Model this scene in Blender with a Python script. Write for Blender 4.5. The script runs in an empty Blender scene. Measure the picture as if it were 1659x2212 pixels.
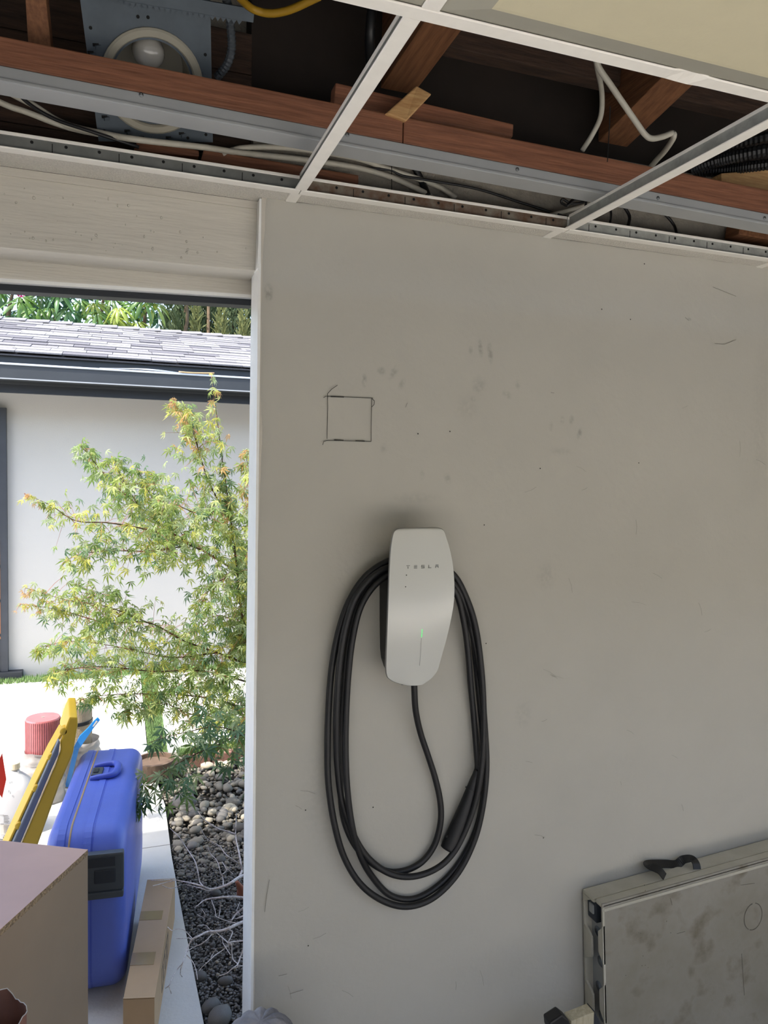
import bpy, bmesh, math, random
import numpy as np
from mathutils import Vector, Matrix, noise
random.seed(7)
sc = bpy.context.scene
C = sc.collection
pi = math.pi

# ------------------------------------------------------------------ camera, sky, sun, exposure
CZ = 1.65                                   # eye height
F = 1613.46                                 # focal length in pixels of the 1659 x 2212 frame
YAW, PITCH, ROLL = [math.radians(v) for v in (19.377, -3.1566, 1.1278)]
fw = Vector((math.sin(YAW)*math.cos(PITCH), math.cos(YAW)*math.cos(PITCH), math.sin(PITCH)))
r0 = Vector((math.cos(YAW), -math.sin(YAW), 0)); u0 = r0.cross(fw)
rt = math.cos(ROLL)*r0 + math.sin(ROLL)*u0
up = -math.sin(ROLL)*r0 + math.cos(ROLL)*u0
cam_d = bpy.data.cameras.new('camera'); cam = bpy.data.objects.new('camera', cam_d); C.objects.link(cam)
cam.matrix_world = Matrix(((rt.x, up.x, -fw.x, 0), (rt.y, up.y, -fw.y, 0), (rt.z, up.z, -fw.z, CZ), (0, 0, 0, 1)))
cam_d.sensor_fit = 'VERTICAL'; cam_d.sensor_height = 36; cam_d.lens = F/2212*36
cam_d.clip_start = 0.02; cam_d.clip_end = 300
sc.camera = cam

SUN_DIR = Vector((-0.47, -0.232, 0.85)).normalized()
w = bpy.data.worlds.new('sky'); sc.world = w; w.use_nodes = True
nt = w.node_tree; bg = nt.nodes['Background']
sky = nt.nodes.new('ShaderNodeTexSky'); sky.sky_type = 'NISHITA'; sky.sun_disc = False
sky.sun_elevation = math.asin(SUN_DIR.z); sky.sun_rotation = math.atan2(SUN_DIR.x, SUN_DIR.y)
sky.air_density = 1.0; sky.dust_density = 2.5; sky.ozone_density = 0.8
nt.links.new(sky.outputs[0], bg.inputs[0]); bg.inputs[1].default_value = 0.44
sd = bpy.data.lights.new('sun', 'SUN'); sd.energy = 4.0; sd.angle = math.radians(0.6); sd.color = (1, .955, .88)
so = bpy.data.objects.new('sun', sd); C.objects.link(so)
so.rotation_euler = SUN_DIR.to_track_quat('Z', 'Y').to_euler()
YB = -0.62          # the garage is open to the sunlit driveway behind the photographer
sc.view_settings.view_transform = 'Standard'; sc.view_settings.look = 'None'
sc.view_settings.gamma = 1; sc.view_settings.use_curve_mapping = False
sc.view_settings.exposure = 0.70

# ------------------------------------------------------------------ measuring: a photo pixel -> the point on a plane
def ray(px, py): return rt*((px-829.5)/F) - up*((py-1106)/F) + fw
def at(px, py, Y): d = ray(px, py); d = d*(Y/d.y); return Vector((d.x, d.y, d.z+CZ))
def atZ(px, py, Z): d = ray(px, py); d = d*((Z-CZ)/d.z); return Vector((d.x, d.y, d.z+CZ))
def atX(px, py, X): d = ray(px, py); d = d*(X/d.x); return Vector((d.x, d.y, d.z+CZ))
def near_ground(px, py, f): p = atZ(px, py, 0); e = Vector((0, 0, CZ)); return e + (p-e)*f

# ------------------------------------------------------------------ materials
MATS = {}
def srgb(c):
    return tuple(((v/255)/12.92 if v/255 <= .04045 else ((v/255+.055)/1.055)**2.4) for v in c) + (1,)
def mat(name, col, rough=.6, metal=0, var=.12, vscale=8, bump=0, bscale=60, stretch=None, col2=None, spec=.5,
        trans=0, coat=0, random_var=0, detail=4):
    m = bpy.data.materials.new(name); m.use_nodes = True; n = m.node_tree.nodes; l = m.node_tree.links
    b = n['Principled BSDF']; b.inputs['Roughness'].default_value = rough; b.inputs['Metallic'].default_value = metal
    b.inputs['Specular IOR Level'].default_value = spec
    if coat: b.inputs['Coat Weight'].default_value = coat; b.inputs['Coat Roughness'].default_value = .05
    c = srgb(col); c2 = srgb(col2) if col2 else tuple(v*(1-var*2.2) for v in c[:3])+(1,)
    tc = n.new('ShaderNodeTexCoord'); mp = n.new('ShaderNodeMapping'); l.new(tc.outputs['Object'], mp.inputs[0])
    if stretch: mp.inputs['Scale'].default_value = stretch
    nz = n.new('ShaderNodeTexNoise'); nz.inputs['Scale'].default_value = vscale; nz.inputs['Detail'].default_value = detail
    nz.inputs['Roughness'].default_value = .62
    l.new(mp.outputs[0], nz.inputs['Vector'])
    rp = n.new('ShaderNodeValToRGB'); rp.color_ramp.elements[0].position = .32; rp.color_ramp.elements[1].position = .68
    rp.color_ramp.elements[0].color = c2; rp.color_ramp.elements[1].color = c
    l.new(nz.outputs[0], rp.inputs[0]); out = rp.outputs[0]
    if random_var:
        oi = n.new('ShaderNodeObjectInfo'); mr = n.new('ShaderNodeMapRange'); l.new(oi.outputs['Random'], mr.inputs[0])
        mr.inputs['To Min'].default_value = 1-random_var; mr.inputs['To Max'].default_value = 1+random_var
        hs = n.new('ShaderNodeHueSaturation'); l.new(out, hs.inputs['Color']); l.new(mr.outputs[0], hs.inputs['Value']); out = hs.outputs[0]
    l.new(out, b.inputs['Base Color'])
    if bump:
        n2 = n.new('ShaderNodeTexNoise'); n2.inputs['Scale'].default_value = bscale; n2.inputs['Detail'].default_value = 3
        l.new(mp.outputs[0], n2.inputs['Vector'])
        bp = n.new('ShaderNodeBump'); bp.inputs['Strength'].default_value = bump; bp.inputs['Distance'].default_value = .004
        l.new(n2.outputs[0], bp.inputs['Height']); l.new(bp.outputs[0], b.inputs['Normal'])
    if trans:
        tr = n.new('ShaderNodeBsdfTranslucent'); l.new(out, tr.inputs[0]); mx = n.new('ShaderNodeMixShader')
        mx.inputs[0].default_value = trans; l.new(b.outputs[0], mx.inputs[1]); l.new(tr.outputs[0], mx.inputs[2])
        l.new(mx.outputs[0], n['Material Output'].inputs[0])
    MATS[name] = m; return m
def N(m): return m.node_tree.nodes, m.node_tree.links, m.node_tree.nodes['Principled BSDF']

M_jamb = mat('jamb_paint', (240, 240, 236), .45, var=.03, vscale=20, bump=.15, bscale=80)
M_beam = mat('painted_timber', (202, 197, 185), .5, var=.04, vscale=6, stretch=(1, 8, 14), bump=.35, bscale=14)
M_plaster = mat('plaster', (196, 190, 178), .7, var=.05, bump=.4, bscale=120)
M_stucco = mat('stucco', (150, 144, 132), .9, var=.14, vscale=14, bump=1, bscale=150)
M_tile = mat('tile_white', (222, 217, 206), .85, var=.06, vscale=260, bump=1, bscale=330, detail=1)
M_panel = mat('ceiling_vinyl', (204, 196, 166), .55, var=.015, vscale=30, bump=.05, bscale=200)
M_panel_shade = mat('ceiling_vinyl_shade', (164, 161, 146), .6, var=.02)  # greyer band round each panel: edge shade painted into the colour
M_tee = mat('tee_white', (244, 240, 231), .35, var=.03, vscale=30, spec=.5)
M_web = mat('tee_web', (112, 114, 110), .5, .1, var=.12, vscale=30)
M_web_lt = mat('tee_web_light', (168, 170, 164), .5, .05, var=.14, vscale=40)
M_web_rust = mat('tee_web_rust', (122, 116, 104), .7, .1, vscale=26, col2=(84, 54, 32))
M_galv = mat('galvanised', (82, 92, 101), .5, .3, var=.12, vscale=12)
M_track = mat('track_grey', (168, 170, 170), .45, .2, var=.04)
M_red = mat('redwood', (142, 94, 68), .65, var=.16, vscale=5, stretch=(1.5, 26, 26), col2=(106, 66, 46), bump=.25, bscale=12)
M_raft = mat('rafter_wood', (132, 90, 58), .75, var=.2, vscale=5, stretch=(22, 1.5, 22), col2=(100, 62, 38), bump=.3, bscale=12)
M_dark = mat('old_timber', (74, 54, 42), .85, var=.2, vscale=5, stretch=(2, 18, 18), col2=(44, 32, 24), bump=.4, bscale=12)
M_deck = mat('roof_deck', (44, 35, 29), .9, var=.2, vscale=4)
M_pine = mat('pine', (206, 168, 116), .65, vscale=6, stretch=(3, 30, 30), col2=(176, 132, 84), bump=.2, bscale=10)
M_romex = mat('cable_white', (186, 182, 168), .5, var=.06, vscale=40)
M_black = mat('black_rubber', (27, 27, 29), .5, var=.1, vscale=14, bump=.06, bscale=300)
M_blackp = mat('black_plastic', (24, 25, 27), .45, var=.1)
M_void = mat('hole', (10, 10, 10), .9, var=0)
M_yellowc = mat('cable_yellow', (168, 130, 30), .5, var=.08)
M_can = mat('can_white', (152, 148, 134), .45, var=.04)
M_bulb = mat('bulb_glass', (172, 170, 163), .2, var=.01, coat=.5)
M_cover = mat('cover_glass', (206, 207, 202), .25, var=.01, vscale=3, spec=.7)
M_rim = mat('cover_rim', (150, 150, 148), .3, .6, var=.02)
M_letter = mat('grey_lettering', (120, 120, 116), .35, .3, var=0)
M_conc = mat('concrete', (222, 219, 212), .9, vscale=1.6, col2=(202, 199, 191), bump=.25, bscale=90)
M_pale_conc = mat('pale_concrete', (224, 220, 210), .9, vscale=1.6, col2=(210, 205, 194))
M_floor = mat('garage_floor', (126, 122, 114), .8, vscale=1.6, col2=(110, 106, 98), bump=.2, bscale=60)
M_soil = mat('soil', (56, 52, 46), 1, var=.2, vscale=40, bump=.6, bscale=120)
M_peb = mat('pebble_dark', (116, 112, 107), .7, var=.2, vscale=30, random_var=.35)
M_rock = mat('river_rock', (138, 131, 118), .75, var=.18, vscale=12, random_var=.35)
M_rockl = mat('river_rock_pale', (186, 174, 152), .75, var=.15, vscale=12, random_var=.2)
M_turf = mat('turf', (140, 172, 104), .8, var=.25, vscale=30, trans=.2)
M_hwall = mat('house_stucco', (186, 184, 178), .9, var=.025, vscale=1.2, bump=.15, bscale=120)
M_slate = mat('slate_paint', (50, 54, 57), .6, var=.06, vscale=8)
M_slate2 = mat('fascia_paint', (38, 42, 48), .6, var=.1, vscale=8, stretch=(1, 6, 20), bump=.2, bscale=10)
M_rim_w = mat('gutter_lip', (206, 210, 214), .3, .4, var=.03)
M_sh = [mat('shingle_%s' % s, c, .95, var=.12, vscale=90, bump=.5, bscale=300) for s, c in
        (('pale', (150, 147, 146)), ('mid', (130, 127, 127)), ('deep', (104, 101, 103)))]
M_frame = mat('door_paint', (58, 62, 68), .5, var=.1)
M_strip = mat('timber_tan', (176, 124, 88), .6, var=.1)  # plain tan strip on the door edge
M_glass = mat('door_glass', (70, 104, 150), .06, var=.05, spec=.8, coat=1)
M_blue = mat('suitcase_blue', (92, 112, 200), .42, var=.05, vscale=5, bump=.12, bscale=260)
M_bluehandle = mat('handle_blue', (74, 94, 190), .4, var=.03)
M_grey = mat('grey_plastic', (66, 72, 78), .5, var=.05)
M_greyd = mat('dark_grey_plastic', (38, 44, 52), .5, var=.05)
M_cord = mat('seam_tan', (176, 146, 104), .5, var=.05)
M_lam = mat('laminate', (208, 164, 142), .4, var=.04, vscale=6)
M_side = mat('hardboard', (150, 126, 100), .7, var=.04, vscale=5)
M_chip = mat('chipboard', (176, 146, 108), .9, vscale=160, col2=(104, 82, 58), bump=1, bscale=200, detail=2)
M_card = mat('cardboard', (190, 158, 120), .85, var=.03, vscale=14)
M_tape = mat('parcel_tape', (166, 136, 98), .2, var=.05, coat=.6)
M_yel = mat('yellow_plastic', (222, 180, 44), .45, var=.04)
M_greyp = mat('grey_board', (112, 120, 130), .5, var=.03)
M_pink = mat('foam_pink', (186, 108, 110), .35, var=.1, vscale=18, coat=.6)
M_bag = mat('plastic_bag', (186, 180, 174), .4, var=.08, vscale=14, bump=.6, bscale=22, trans=.25)
M_mat = mat('beige_mat', (176, 160, 136), .85, var=.08, vscale=60, bump=1, bscale=240)
M_tool = mat('blue_tool', (36, 130, 214), .35, var=.05)
M_jug = mat('jug_white', (216, 216, 218), .3, var=.01, trans=.15)
M_label = mat('paper_label', (198, 192, 184), .6, var=.02)
M_ink = mat('print_grey', (92, 88, 84), .7, var=.05)
M_inkd = mat('print_dark', (60, 62, 60), .7, var=.05)
M_capb = mat('cap_cream', (232, 220, 190), .6, var=.05)
M_flag = mat('flag_red', (206, 52, 44), .5, var=.04)
M_orange = mat('print_orange', (230, 130, 60), .5, var=.05)
M_bluep = mat('print_blue', (70, 120, 176), .5, var=.02)
M_greenp = mat('print_green', (110, 140, 60), .5, var=.1)
M_pot = mat('pot_brown', (112, 92, 76), .85, var=.15, vscale=20, bump=.4)
M_brick = mat('brick_red', (144, 106, 92), .85, var=.15, vscale=20, bump=.4, random_var=.15)
M_twig = mat('grey_twig', (222, 212, 206), .8, var=.16, vscale=30, stretch=(4, 4, 4), col2=(160, 146, 138))
M_twigb = mat('brown_twig', (122, 100, 82), .85, var=.18, vscale=30)
M_bark = mat('maple_bark', (104, 86, 62), .85, var=.2, vscale=26)
M_barkr = mat('maple_shoot', (168, 104, 78), .6, var=.1)
LEAFC = [(176, 192, 104), (152, 176, 92), (128, 156, 84), (200, 208, 132), (108, 140, 100), (204, 202, 100), (178, 194, 140), (214, 172, 112)]
M_leaf = [mat('maple_leaf_%s' % n_, c, .45, var=.1, vscale=20, trans=.5, random_var=.12) for n_, c in
          zip(('a', 'b', 'c', 'd', 'e', 'f', 'g', 'h'), LEAFC)]
M_umb = [mat('umbrella_leaf_%s' % n_, c, .3, var=.12, vscale=6, trans=.3) for n_, c in
         zip('abcd', ((104, 140, 62), (84, 124, 64), (150, 166, 66), (62, 100, 60)))]
M_con = [mat('conifer_%s' % n_, c, .8, var=.2, vscale=12, trans=.2) for n_, c in (('a', (96, 112, 74)), ('b', (136, 140, 84)))]
M_petal = mat('petal', (214, 40, 110), .5)
M_cloth = mat('quilt_grey', (158, 154, 152), .95, vscale=16, col2=(112, 112, 118), bump=.5, bscale=200)
M_tbl = mat('table_white', (188, 184, 170), .55, vscale=9, col2=(168, 164, 148), bump=.1, bscale=100)
M_under = mat('table_underside', (150, 152, 150), .5, var=.08)
M_kraft = mat('kraft_paper', (132, 92, 78), .8, var=.1, vscale=12)
M_white = mat('white_edge', (226, 222, 214), .7, var=.05)
M_soft = mat('soffit', (190, 186, 178), .8)
M_pencil = mat('pencil', (52, 50, 46), .8, var=.1, vscale=200)
M_scuff = mat('scuff', (140, 136, 126), .8, var=.1, vscale=200)
M_screw = mat('screw_steel', (190, 190, 188), .25, .9, var=.1)
M_led = bpy.data.materials.new('led_green'); M_led.use_nodes = True
_b = M_led.node_tree.nodes['Principled BSDF']; _b.inputs['Base Color'].default_value = (.1, .8, .25, 1)
_b.inputs['Emission Color'].default_value = (.08, 1, .22, 1); _b.inputs['Emission Strength'].default_value = .5

# painted wall: warm grey-white emulsion with hand smudges that stay where they are
def wall_material():
    m = mat('wall_paint', (183, 180, 170), .6, var=.035, vscale=2.2, bump=.22, bscale=70)
    n, l, b = N(m); src = b.inputs['Base Color'].links[0].from_socket
    tc = [x for x in n if x.type == 'TEX_COORD'][0]
    spots = [(787, 822, 6, 14, 0, .34), (824, 802, 10, 9, .5, .3), (850, 805, 8, 17, .5, .26), (868, 830, 7, 14, .4, .22), (1038, 752, 6, 20, -.15, .34),
             (1059, 762, 7, 24, -.15, .34), (1017, 757, 6, 10, 0, .2), (1035, 832, 18, 20, 0, .2), (1022, 862, 8, 8, 0, .2), (1095, 852, 13, 8, .5, .28),
             (1119, 830, 7, 12, 0, .2), (1235, 908, 7, 13, 0, .26), (1215, 907, 6, 10, 0, .2), (1190, 921, 6, 12, 0, .18), (1252, 937, 7, 14, .2, .38),
             (967, 1034, 8, 13, -.5, .24), (829, 968, 9, 11, 0, .18), (912, 1025, 7, 12, 0, .14), (580, 632, 9, 18, 0, .42), (584, 641, 5, 8, 0, .3),
             (1488, 690, 7, 4, 0, .3), (1010, 880, 30, 30, 0, .09), (1180, 1245, 26, 34, 0, .12), (1130, 1545, 24, 40, 0, .1), (700, 1730, 60, 140, 0, .07),
             (1210, 975, 34, 10, 0, .12), (900, 1075, 60, 12, 0, .1), (1640, 900, 30, 200, 0, .06)]
    fac = None
    for (px, py, rx, rz, a, s) in spots:
        p = at(px, py, 1.61); k = .00105
        mp = n.new('ShaderNodeMapping'); mp.vector_type = 'TEXTURE'
        mp.inputs['Location'].default_value = (p.x, p.y, p.z); mp.inputs['Rotation'].default_value = (0, a, 0)
        mp.inputs['Scale'].default_value = (rx*k*1.35, 1, rz*k*1.35); l.new(tc.outputs['Object'], mp.inputs[0])
        ln = n.new('ShaderNodeVectorMath'); ln.operation = 'LENGTH'; l.new(mp.outputs[0], ln.inputs[0])
        mr = n.new('ShaderNodeMapRange'); mr.interpolation_type = 'SMOOTHSTEP'; l.new(ln.outputs['Value'], mr.inputs[0])
        mr.inputs['From Min'].default_value = .15; mr.inputs['From Max'].default_value = 1
        mr.inputs['To Min'].default_value = s; mr.inputs['To Max'].default_value = 0
        if fac is None: fac = mr.outputs[0]
        else:
            ad_ = n.new('ShaderNodeMath'); ad_.operation = 'MAXIMUM'; l.new(fac, ad_.inputs[0]); l.new(mr.outputs[0], ad_.inputs[1]); fac = ad_.outputs[0]
    nz = n.new('ShaderNodeTexNoise'); nz.inputs['Scale'].default_value = 90; l.new(tc.outputs['Object'], nz.inputs['Vector'])
    mr = n.new('ShaderNodeMapRange'); l.new(nz.outputs[0], mr.inputs[0]); mr.inputs['From Min'].default_value = .3; mr.inputs['From Max'].default_value = .6
    mu = n.new('ShaderNodeMath'); mu.operation = 'MULTIPLY'; l.new(fac, mu.inputs[0]); l.new(mr.outputs[0], mu.inputs[1])
    mx = n.new('ShaderNodeMix'); mx.data_type = 'RGBA'; l.new(mu.outputs[0], mx.inputs[0]); l.new(src, mx.inputs[6])
    mx.inputs[7].default_value = srgb((72, 68, 60)); l.new(mx.outputs[2], b.inputs['Base Color'])
    return m
M_wall = wall_material()

def table_material():
    m = mat('table_top', (146, 142, 132), .5, vscale=7, col2=(130, 125, 112), bump=.08, bscale=100)
    n, l, b = N(m); src = b.inputs['Base Color'].links[0].from_socket; tc = [x for x in n if x.type == 'TEX_COORD'][0]
    nz = n.new('ShaderNodeTexNoise'); nz.inputs['Scale'].default_value = 14; nz.inputs['Detail'].default_value = 6; l.new(tc.outputs['Object'], nz.inputs['Vector'])
    rp = n.new('ShaderNodeValToRGB'); rp.color_ramp.elements[0].position = .52; rp.color_ramp.elements[1].position = .70
    rp.color_ramp.elements[0].color = (0, 0, 0, 1); rp.color_ramp.elements[1].color = (.75, .75, .75, 1); l.new(nz.outputs[0], rp.inputs[0])
    mx = n.new('ShaderNodeMix'); mx.data_type = 'RGBA'; l.new(rp.outputs[0], mx.inputs[0]); l.new(src, mx.inputs[6]); mx.inputs[7].default_value = srgb((92, 82, 60))
    l.new(mx.outputs[2], b.inputs['Base Color']); return m
M_tface = table_material()

# ------------------------------------------------------------------ mesh helpers
def tag(o, label=None, cat=None, group=None, kind=None):
    if label: o['label'] = label
    if cat: o['category'] = cat
    if group: o['group'] = group
    if kind: o['kind'] = kind
    return o
def empty(name, loc, label=None, cat=None, group=None, kind=None):
    o = bpy.data.objects.new(name, None); C.objects.link(o); o.location = loc; o.empty_display_size = .05
    return tag(o, label, cat, group, kind)
def link(name, me, m=None, parent=None, **k):
    o = bpy.data.objects.new(name, me); C.objects.link(o)
    if m is not None and not me.materials: me.materials.append(m)
    if parent is not None:
        o.parent = parent; o.matrix_parent_inverse = Matrix.Translation(-base(parent))
    return tag(o, **k)
def base(o):
    return Vector(o.location) if o.type == 'EMPTY' else Vector()   # meshes are written in world coordinates
def mesh(name, vs, fs, smooth=False):
    me = bpy.data.meshes.new(name); me.from_pydata([tuple(v) for v in vs], [], fs); me.validate()
    if smooth: me.shade_smooth()
    me.update(); return me
class MB:
    def __init__(s): s.v = []; s.f = []
    def add(s, vs, fs):
        o = len(s.v); s.v += [Vector(v) for v in vs]; s.f += [tuple(i+o for i in f) for f in fs]; return s
    def box(s, lo, hi, rot=None, piv=None):
        x0, y0, z0 = lo; x1, y1, z1 = hi
        vs = [Vector(p) for p in ((x0,y0,z0),(x1,y0,z0),(x1,y1,z0),(x0,y1,z0),(x0,y0,z1),(x1,y0,z1),(x1,y1,z1),(x0,y1,z1))]
        if rot is not None:
            p = Vector(piv) if piv is not None else Vector(((x0+x1)/2, (y0+y1)/2, (z0+z1)/2)); vs = [rot @ (v-p) + p for v in vs]
        return s.hexa(vs)
    def hexa(s, vs): return s.add(vs, [(3,2,1,0),(4,5,6,7),(0,1,5,4),(1,2,6,5),(2,3,7,6),(3,0,4,7)])
    def prism(s, poly, off):
        n = len(poly); off = Vector(off); a = [Vector(p) for p in poly]
        return s.add(a+[p+off for p in a], [tuple(range(n))[::-1], tuple(range(n, 2*n))]+[(i,(i+1)%n,(i+1)%n+n,i+n) for i in range(n)])
    def tube(s, pts, r, seg=8, sub=1, flat=1.0):
        pts = [Vector(p) for p in pts]; rs = r if isinstance(r, (list, tuple)) else [r]*len(pts)
        if sub > 1 and len(pts) > 2: pts, rs = spline(pts, rs, sub)
        n = len(pts); ref = None; rings = []
        for i in range(n):
            t = (pts[min(i+1, n-1)]-pts[max(i-1, 0)]).normalized()
            if ref is None: ref = t.orthogonal().normalized()
            ref = (ref - t*ref.dot(t))
            ref = ref.normalized() if ref.length > 1e-6 else t.orthogonal().normalized()
            b = t.cross(ref)
            rings.append([pts[i] + (ref*math.cos(2*pi*k/seg)*flat + b*math.sin(2*pi*k/seg))*rs[i] for k in range(seg)])
        vs = [v for rg in rings for v in rg]; fs = []
        for i in range(n-1):
            for k in range(seg): fs.append((i*seg+k, i*seg+(k+1)%seg, (i+1)*seg+(k+1)%seg, (i+1)*seg+k))
        fs.append(tuple(range(seg))[::-1]); fs.append(tuple((n-1)*seg+k for k in range(seg)))
        return s.add(vs, fs)
    def lathe(s, prof, c, seg=24, axis='Z', M=None, open0=False):
        vs = []; fs = []; c = Vector(c)
        for (r, h) in prof:
            for k in range(seg):
                a = 2*pi*k/seg; v = Vector((r*math.cos(a), r*math.sin(a), h))
                if M is not None: v = M @ v
                vs.append(c+v)
        for i in range(len(prof)-1):
            for k in range(seg): fs.append((i*seg+k, i*seg+(k+1)%seg, (i+1)*seg+(k+1)%seg, (i+1)*seg+k))
        n = len(prof)-1; fs.append(tuple(n*seg+k for k in range(seg)))
        if not open0: fs.append(tuple(range(seg))[::-1])
        return s.add(vs, fs)
    def build(s, name, m, parent=None, smooth=False, bevel=0, **k):
        me = mesh(name, s.v, s.f, smooth)
        if bevel:
            bm = bmesh.new(); bm.from_mesh(me)
            bmesh.ops.bevel(bm, geom=list(bm.edges), offset=bevel, segments=2, affect='EDGES', profile=.6, clamp_overlap=True)
            bm.to_mesh(me); bm.free()
        return link(name, me, m, parent, **k)
def spline(pts, rs, sub):
    P = [pts[0]*2-pts[1]]+pts+[pts[-1]*2-pts[-2]]; o = []; ro = []
    for i in range(1, len(P)-2):
        for k in range(sub):
            t = k/sub; a, b, c, d = P[i-1], P[i], P[i+1], P[i+2]
            o.append(.5*((2*b)+(c-a)*t+(2*a-5*b+4*c-d)*t*t+(3*b-a-3*c+d)*t**3)); ro.append(rs[i-1]*(1-t)+rs[i]*t)
    o.append(pts[-1]); ro.append(rs[-1]); return o, ro
def B(lo, hi): return MB().box(lo, hi)
def frame(dx, dy, dz):
    return Matrix((Vector(dx).normalized(), Vector(dy).normalized(), Vector(dz).normalized())).transposed()
def S(o): o['kind'] = 'structure'; return o

# ================================================================== SETTING
# --- floor and ground
S(B((-3.4, YB, -.1), (3.7, 1.735, 0)).build('floor', M_floor))
g = empty('ground', (0, 0, 0), kind='structure')
MB().prism([(-14, 1.735, 0), (.245, 1.735, 0), (.225, 2.35, 0), (.212, 2.75, 0), (.2, 3.2, 0), (.2, 3.7, 0), (.16, 4.18, 0), (.14, 4.33, 0), (.14, 9, 0), (-14, 9, 0)][::-1], (0, 0, -.1)).build('concrete_slab', M_conc, g, label='sunlit concrete driveway slab beside the gravel bed')
MB().prism([(.25, 4.40, -.002), (6, 4.47, -.002), (6, 9, -.002), (.25, 9, -.002)][::-1], (0, 0, -.1)).build('concrete_slab', M_conc, g, label='concrete slab beyond the gravel bed')
B((-30, 9, -.1), (40, 40, -.003)).build('yard', M_soil, g)
B((-30, -34, -.1), (40, YB, -.003)).build('rear_driveway', M_pale_conc, g)
MB().prism([(.03, 1.735, -.045), (6, 1.735, -.045), (6, 9, -.05), (.03, 9, -.05)][::-1], (0, 0, -.06)).build('bed_soil', M_soil, g)
# a shallow control joint in the slab
B((-.5, 3.30, -.001), (.2, 3.303, .0008)).build('control_joint', M_scuff, g)

# --- garage shell
wb = empty('wall_back', (.276, 1.61, 0), kind='structure')
def wall_front():
    nz_, nx = 64, 60; vs = []; fs = []
    zs = [2.222*i/nz_ for i in range(nz_+1)]; xs = [0]+[.012+3.35*(i/(nx-1))**1.3 for i in range(nx)]
    for z in zs:
        e = .0028*noise.noise(Vector((3.1, 0, z*22)))+.0026*noise.noise(Vector((7.7, 0, z*70)))+.004*noise.noise(Vector((9.1, 0, z*5)))+(.010*max(0, (z-2.02)/.2)**1.5 if z > 2.02 else 0)
        for i, x in enumerate(xs):
            xx = .2765+x+(e if i == 0 else e*.4 if i == 1 else 0)
            y = 1.61+.0016*noise.noise(Vector((xx*2.2, 3, z*2.2)))+(.004 if i == 0 else 0)
            if z > 2.16: y += .0025*noise.noise(Vector((xx*22, 7, z*30)))*min(1, (z-2.16)/.03)
            vs.append((xx, y, z))
    W_ = len(xs)
    for j in range(nz_):
        for i in range(W_-1): fs.append((j*W_+i, j*W_+i+1, (j+1)*W_+i+1, (j+1)*W_+i))
    return mesh('plaster_face', vs, fs, True)
link('plaster_face', wall_front(), M_wall, wb)
B((.279, 1.6125, 0), (3.7, 1.733, 2.222)).build('wall_core', M_plaster, wb)
B((.262, 1.622, 2.222), (3.7, 1.733, 2.44)).build('stucco_upper', M_stucco, wb, label='rough grey stucco wall above the ceiling grid')
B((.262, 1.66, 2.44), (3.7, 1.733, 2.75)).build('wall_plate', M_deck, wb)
# pencil square and its loose ends, drawn on the paint
def ribbon(mb, pts, wd, Y=1.6072):
    P = [at(x, y, Y) for x, y in pts]
    for a, b in zip(P, P[1:]):
        d = (b-a); nrm = Vector((-d.z, 0, d.x)).normalized()*wd/2; t = Vector((0, -.0003, 0))
        mb.hexa([a-nrm, b-nrm, b+nrm, a+nrm, a-nrm+t, b-nrm+t, b+nrm+t, a+nrm+t])
for pts in ([(699, 859), (704, 856), (720, 857), (745, 857.5), (770, 858.5), (806, 860)], [(803, 861), (802, 905), (801.5, 954)],
            [(697, 961), (699, 954), (706, 951.5), (740, 952), (770, 953), (801, 954)], [(707.5, 850), (708, 880), (707, 920), (706.5, 948)],
            [(707, 851), (716, 841), (729, 832)], [(803, 861), (809, 866), (808, 874), (803, 879)]):
    mb = MB(); ribbon(mb, pts, .0012); mb.build('pencil_line', M_pencil, wb)
mb = MB()
for pts in ([(714, 856.6), (743, 857.6)], [(722, 950.5), (742, 951.5)], [(768, 952.3), (788, 953)]): ribbon(mb, pts, .0026, 1.607)
mb.build('pencil_smear', M_pencil, wb)
mb = MB()
rs_ = random.Random(3)
for i in range(46):
    x = rs_.uniform(600, 1240) if i % 3 else rs_.uniform(1100, 1640); y = rs_.uniform(1000, 2180) if i % 3 else rs_.uniform(640, 1760)
    if 690 < x < 1070 and 1130 < y < 1990: continue
    a = rs_.choice((.1, 1.45, 1.2, .4, 2.6)); L_ = rs_.uniform(6, 34)
    ribbon(mb, [(x, y), (x+math.cos(a)*L_*.5, y+math.sin(a)*L_*.5), (x+math.cos(a+.12)*L_, y+math.sin(a+.12)*L_)], rs_.uniform(.0003, .0006))
for pts in ([(582, 1900), (575, 1940), (572, 1970)], [(1544, 742), (1565, 744), (1590, 734)], [(1540, 620), (1590, 640)], [(626, 2147), (655, 2138)], [(602, 2108), (620, 2104)],
            [(1480, 686), (1488, 692)], [(1190, 848), (1197, 849)], [(880, 870), (876, 880)]): ribbon(mb, pts, .0011)
mb.build('scuff_marks', M_scuff, wb, kind='stuff')
mb = MB()
for (x, y) in ((1046, 1134), (903, 937), (972, 932), (1167, 1012), (878, 1243), (1300, 668), (1362, 690), (1392, 570), (1380, 1000), (660, 1750), (806, 1744), (1174, 1810), (666, 2043), (1050, 1390)):
    p = at(x, y, 1.6072); mb.lathe([(.0016, 0), (.0008, -.0006)], p, 8, M=Matrix.Rotation(-pi/2, 3, 'X'))
mb.build('specks', M_pencil, wb, kind='stuff')

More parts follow.
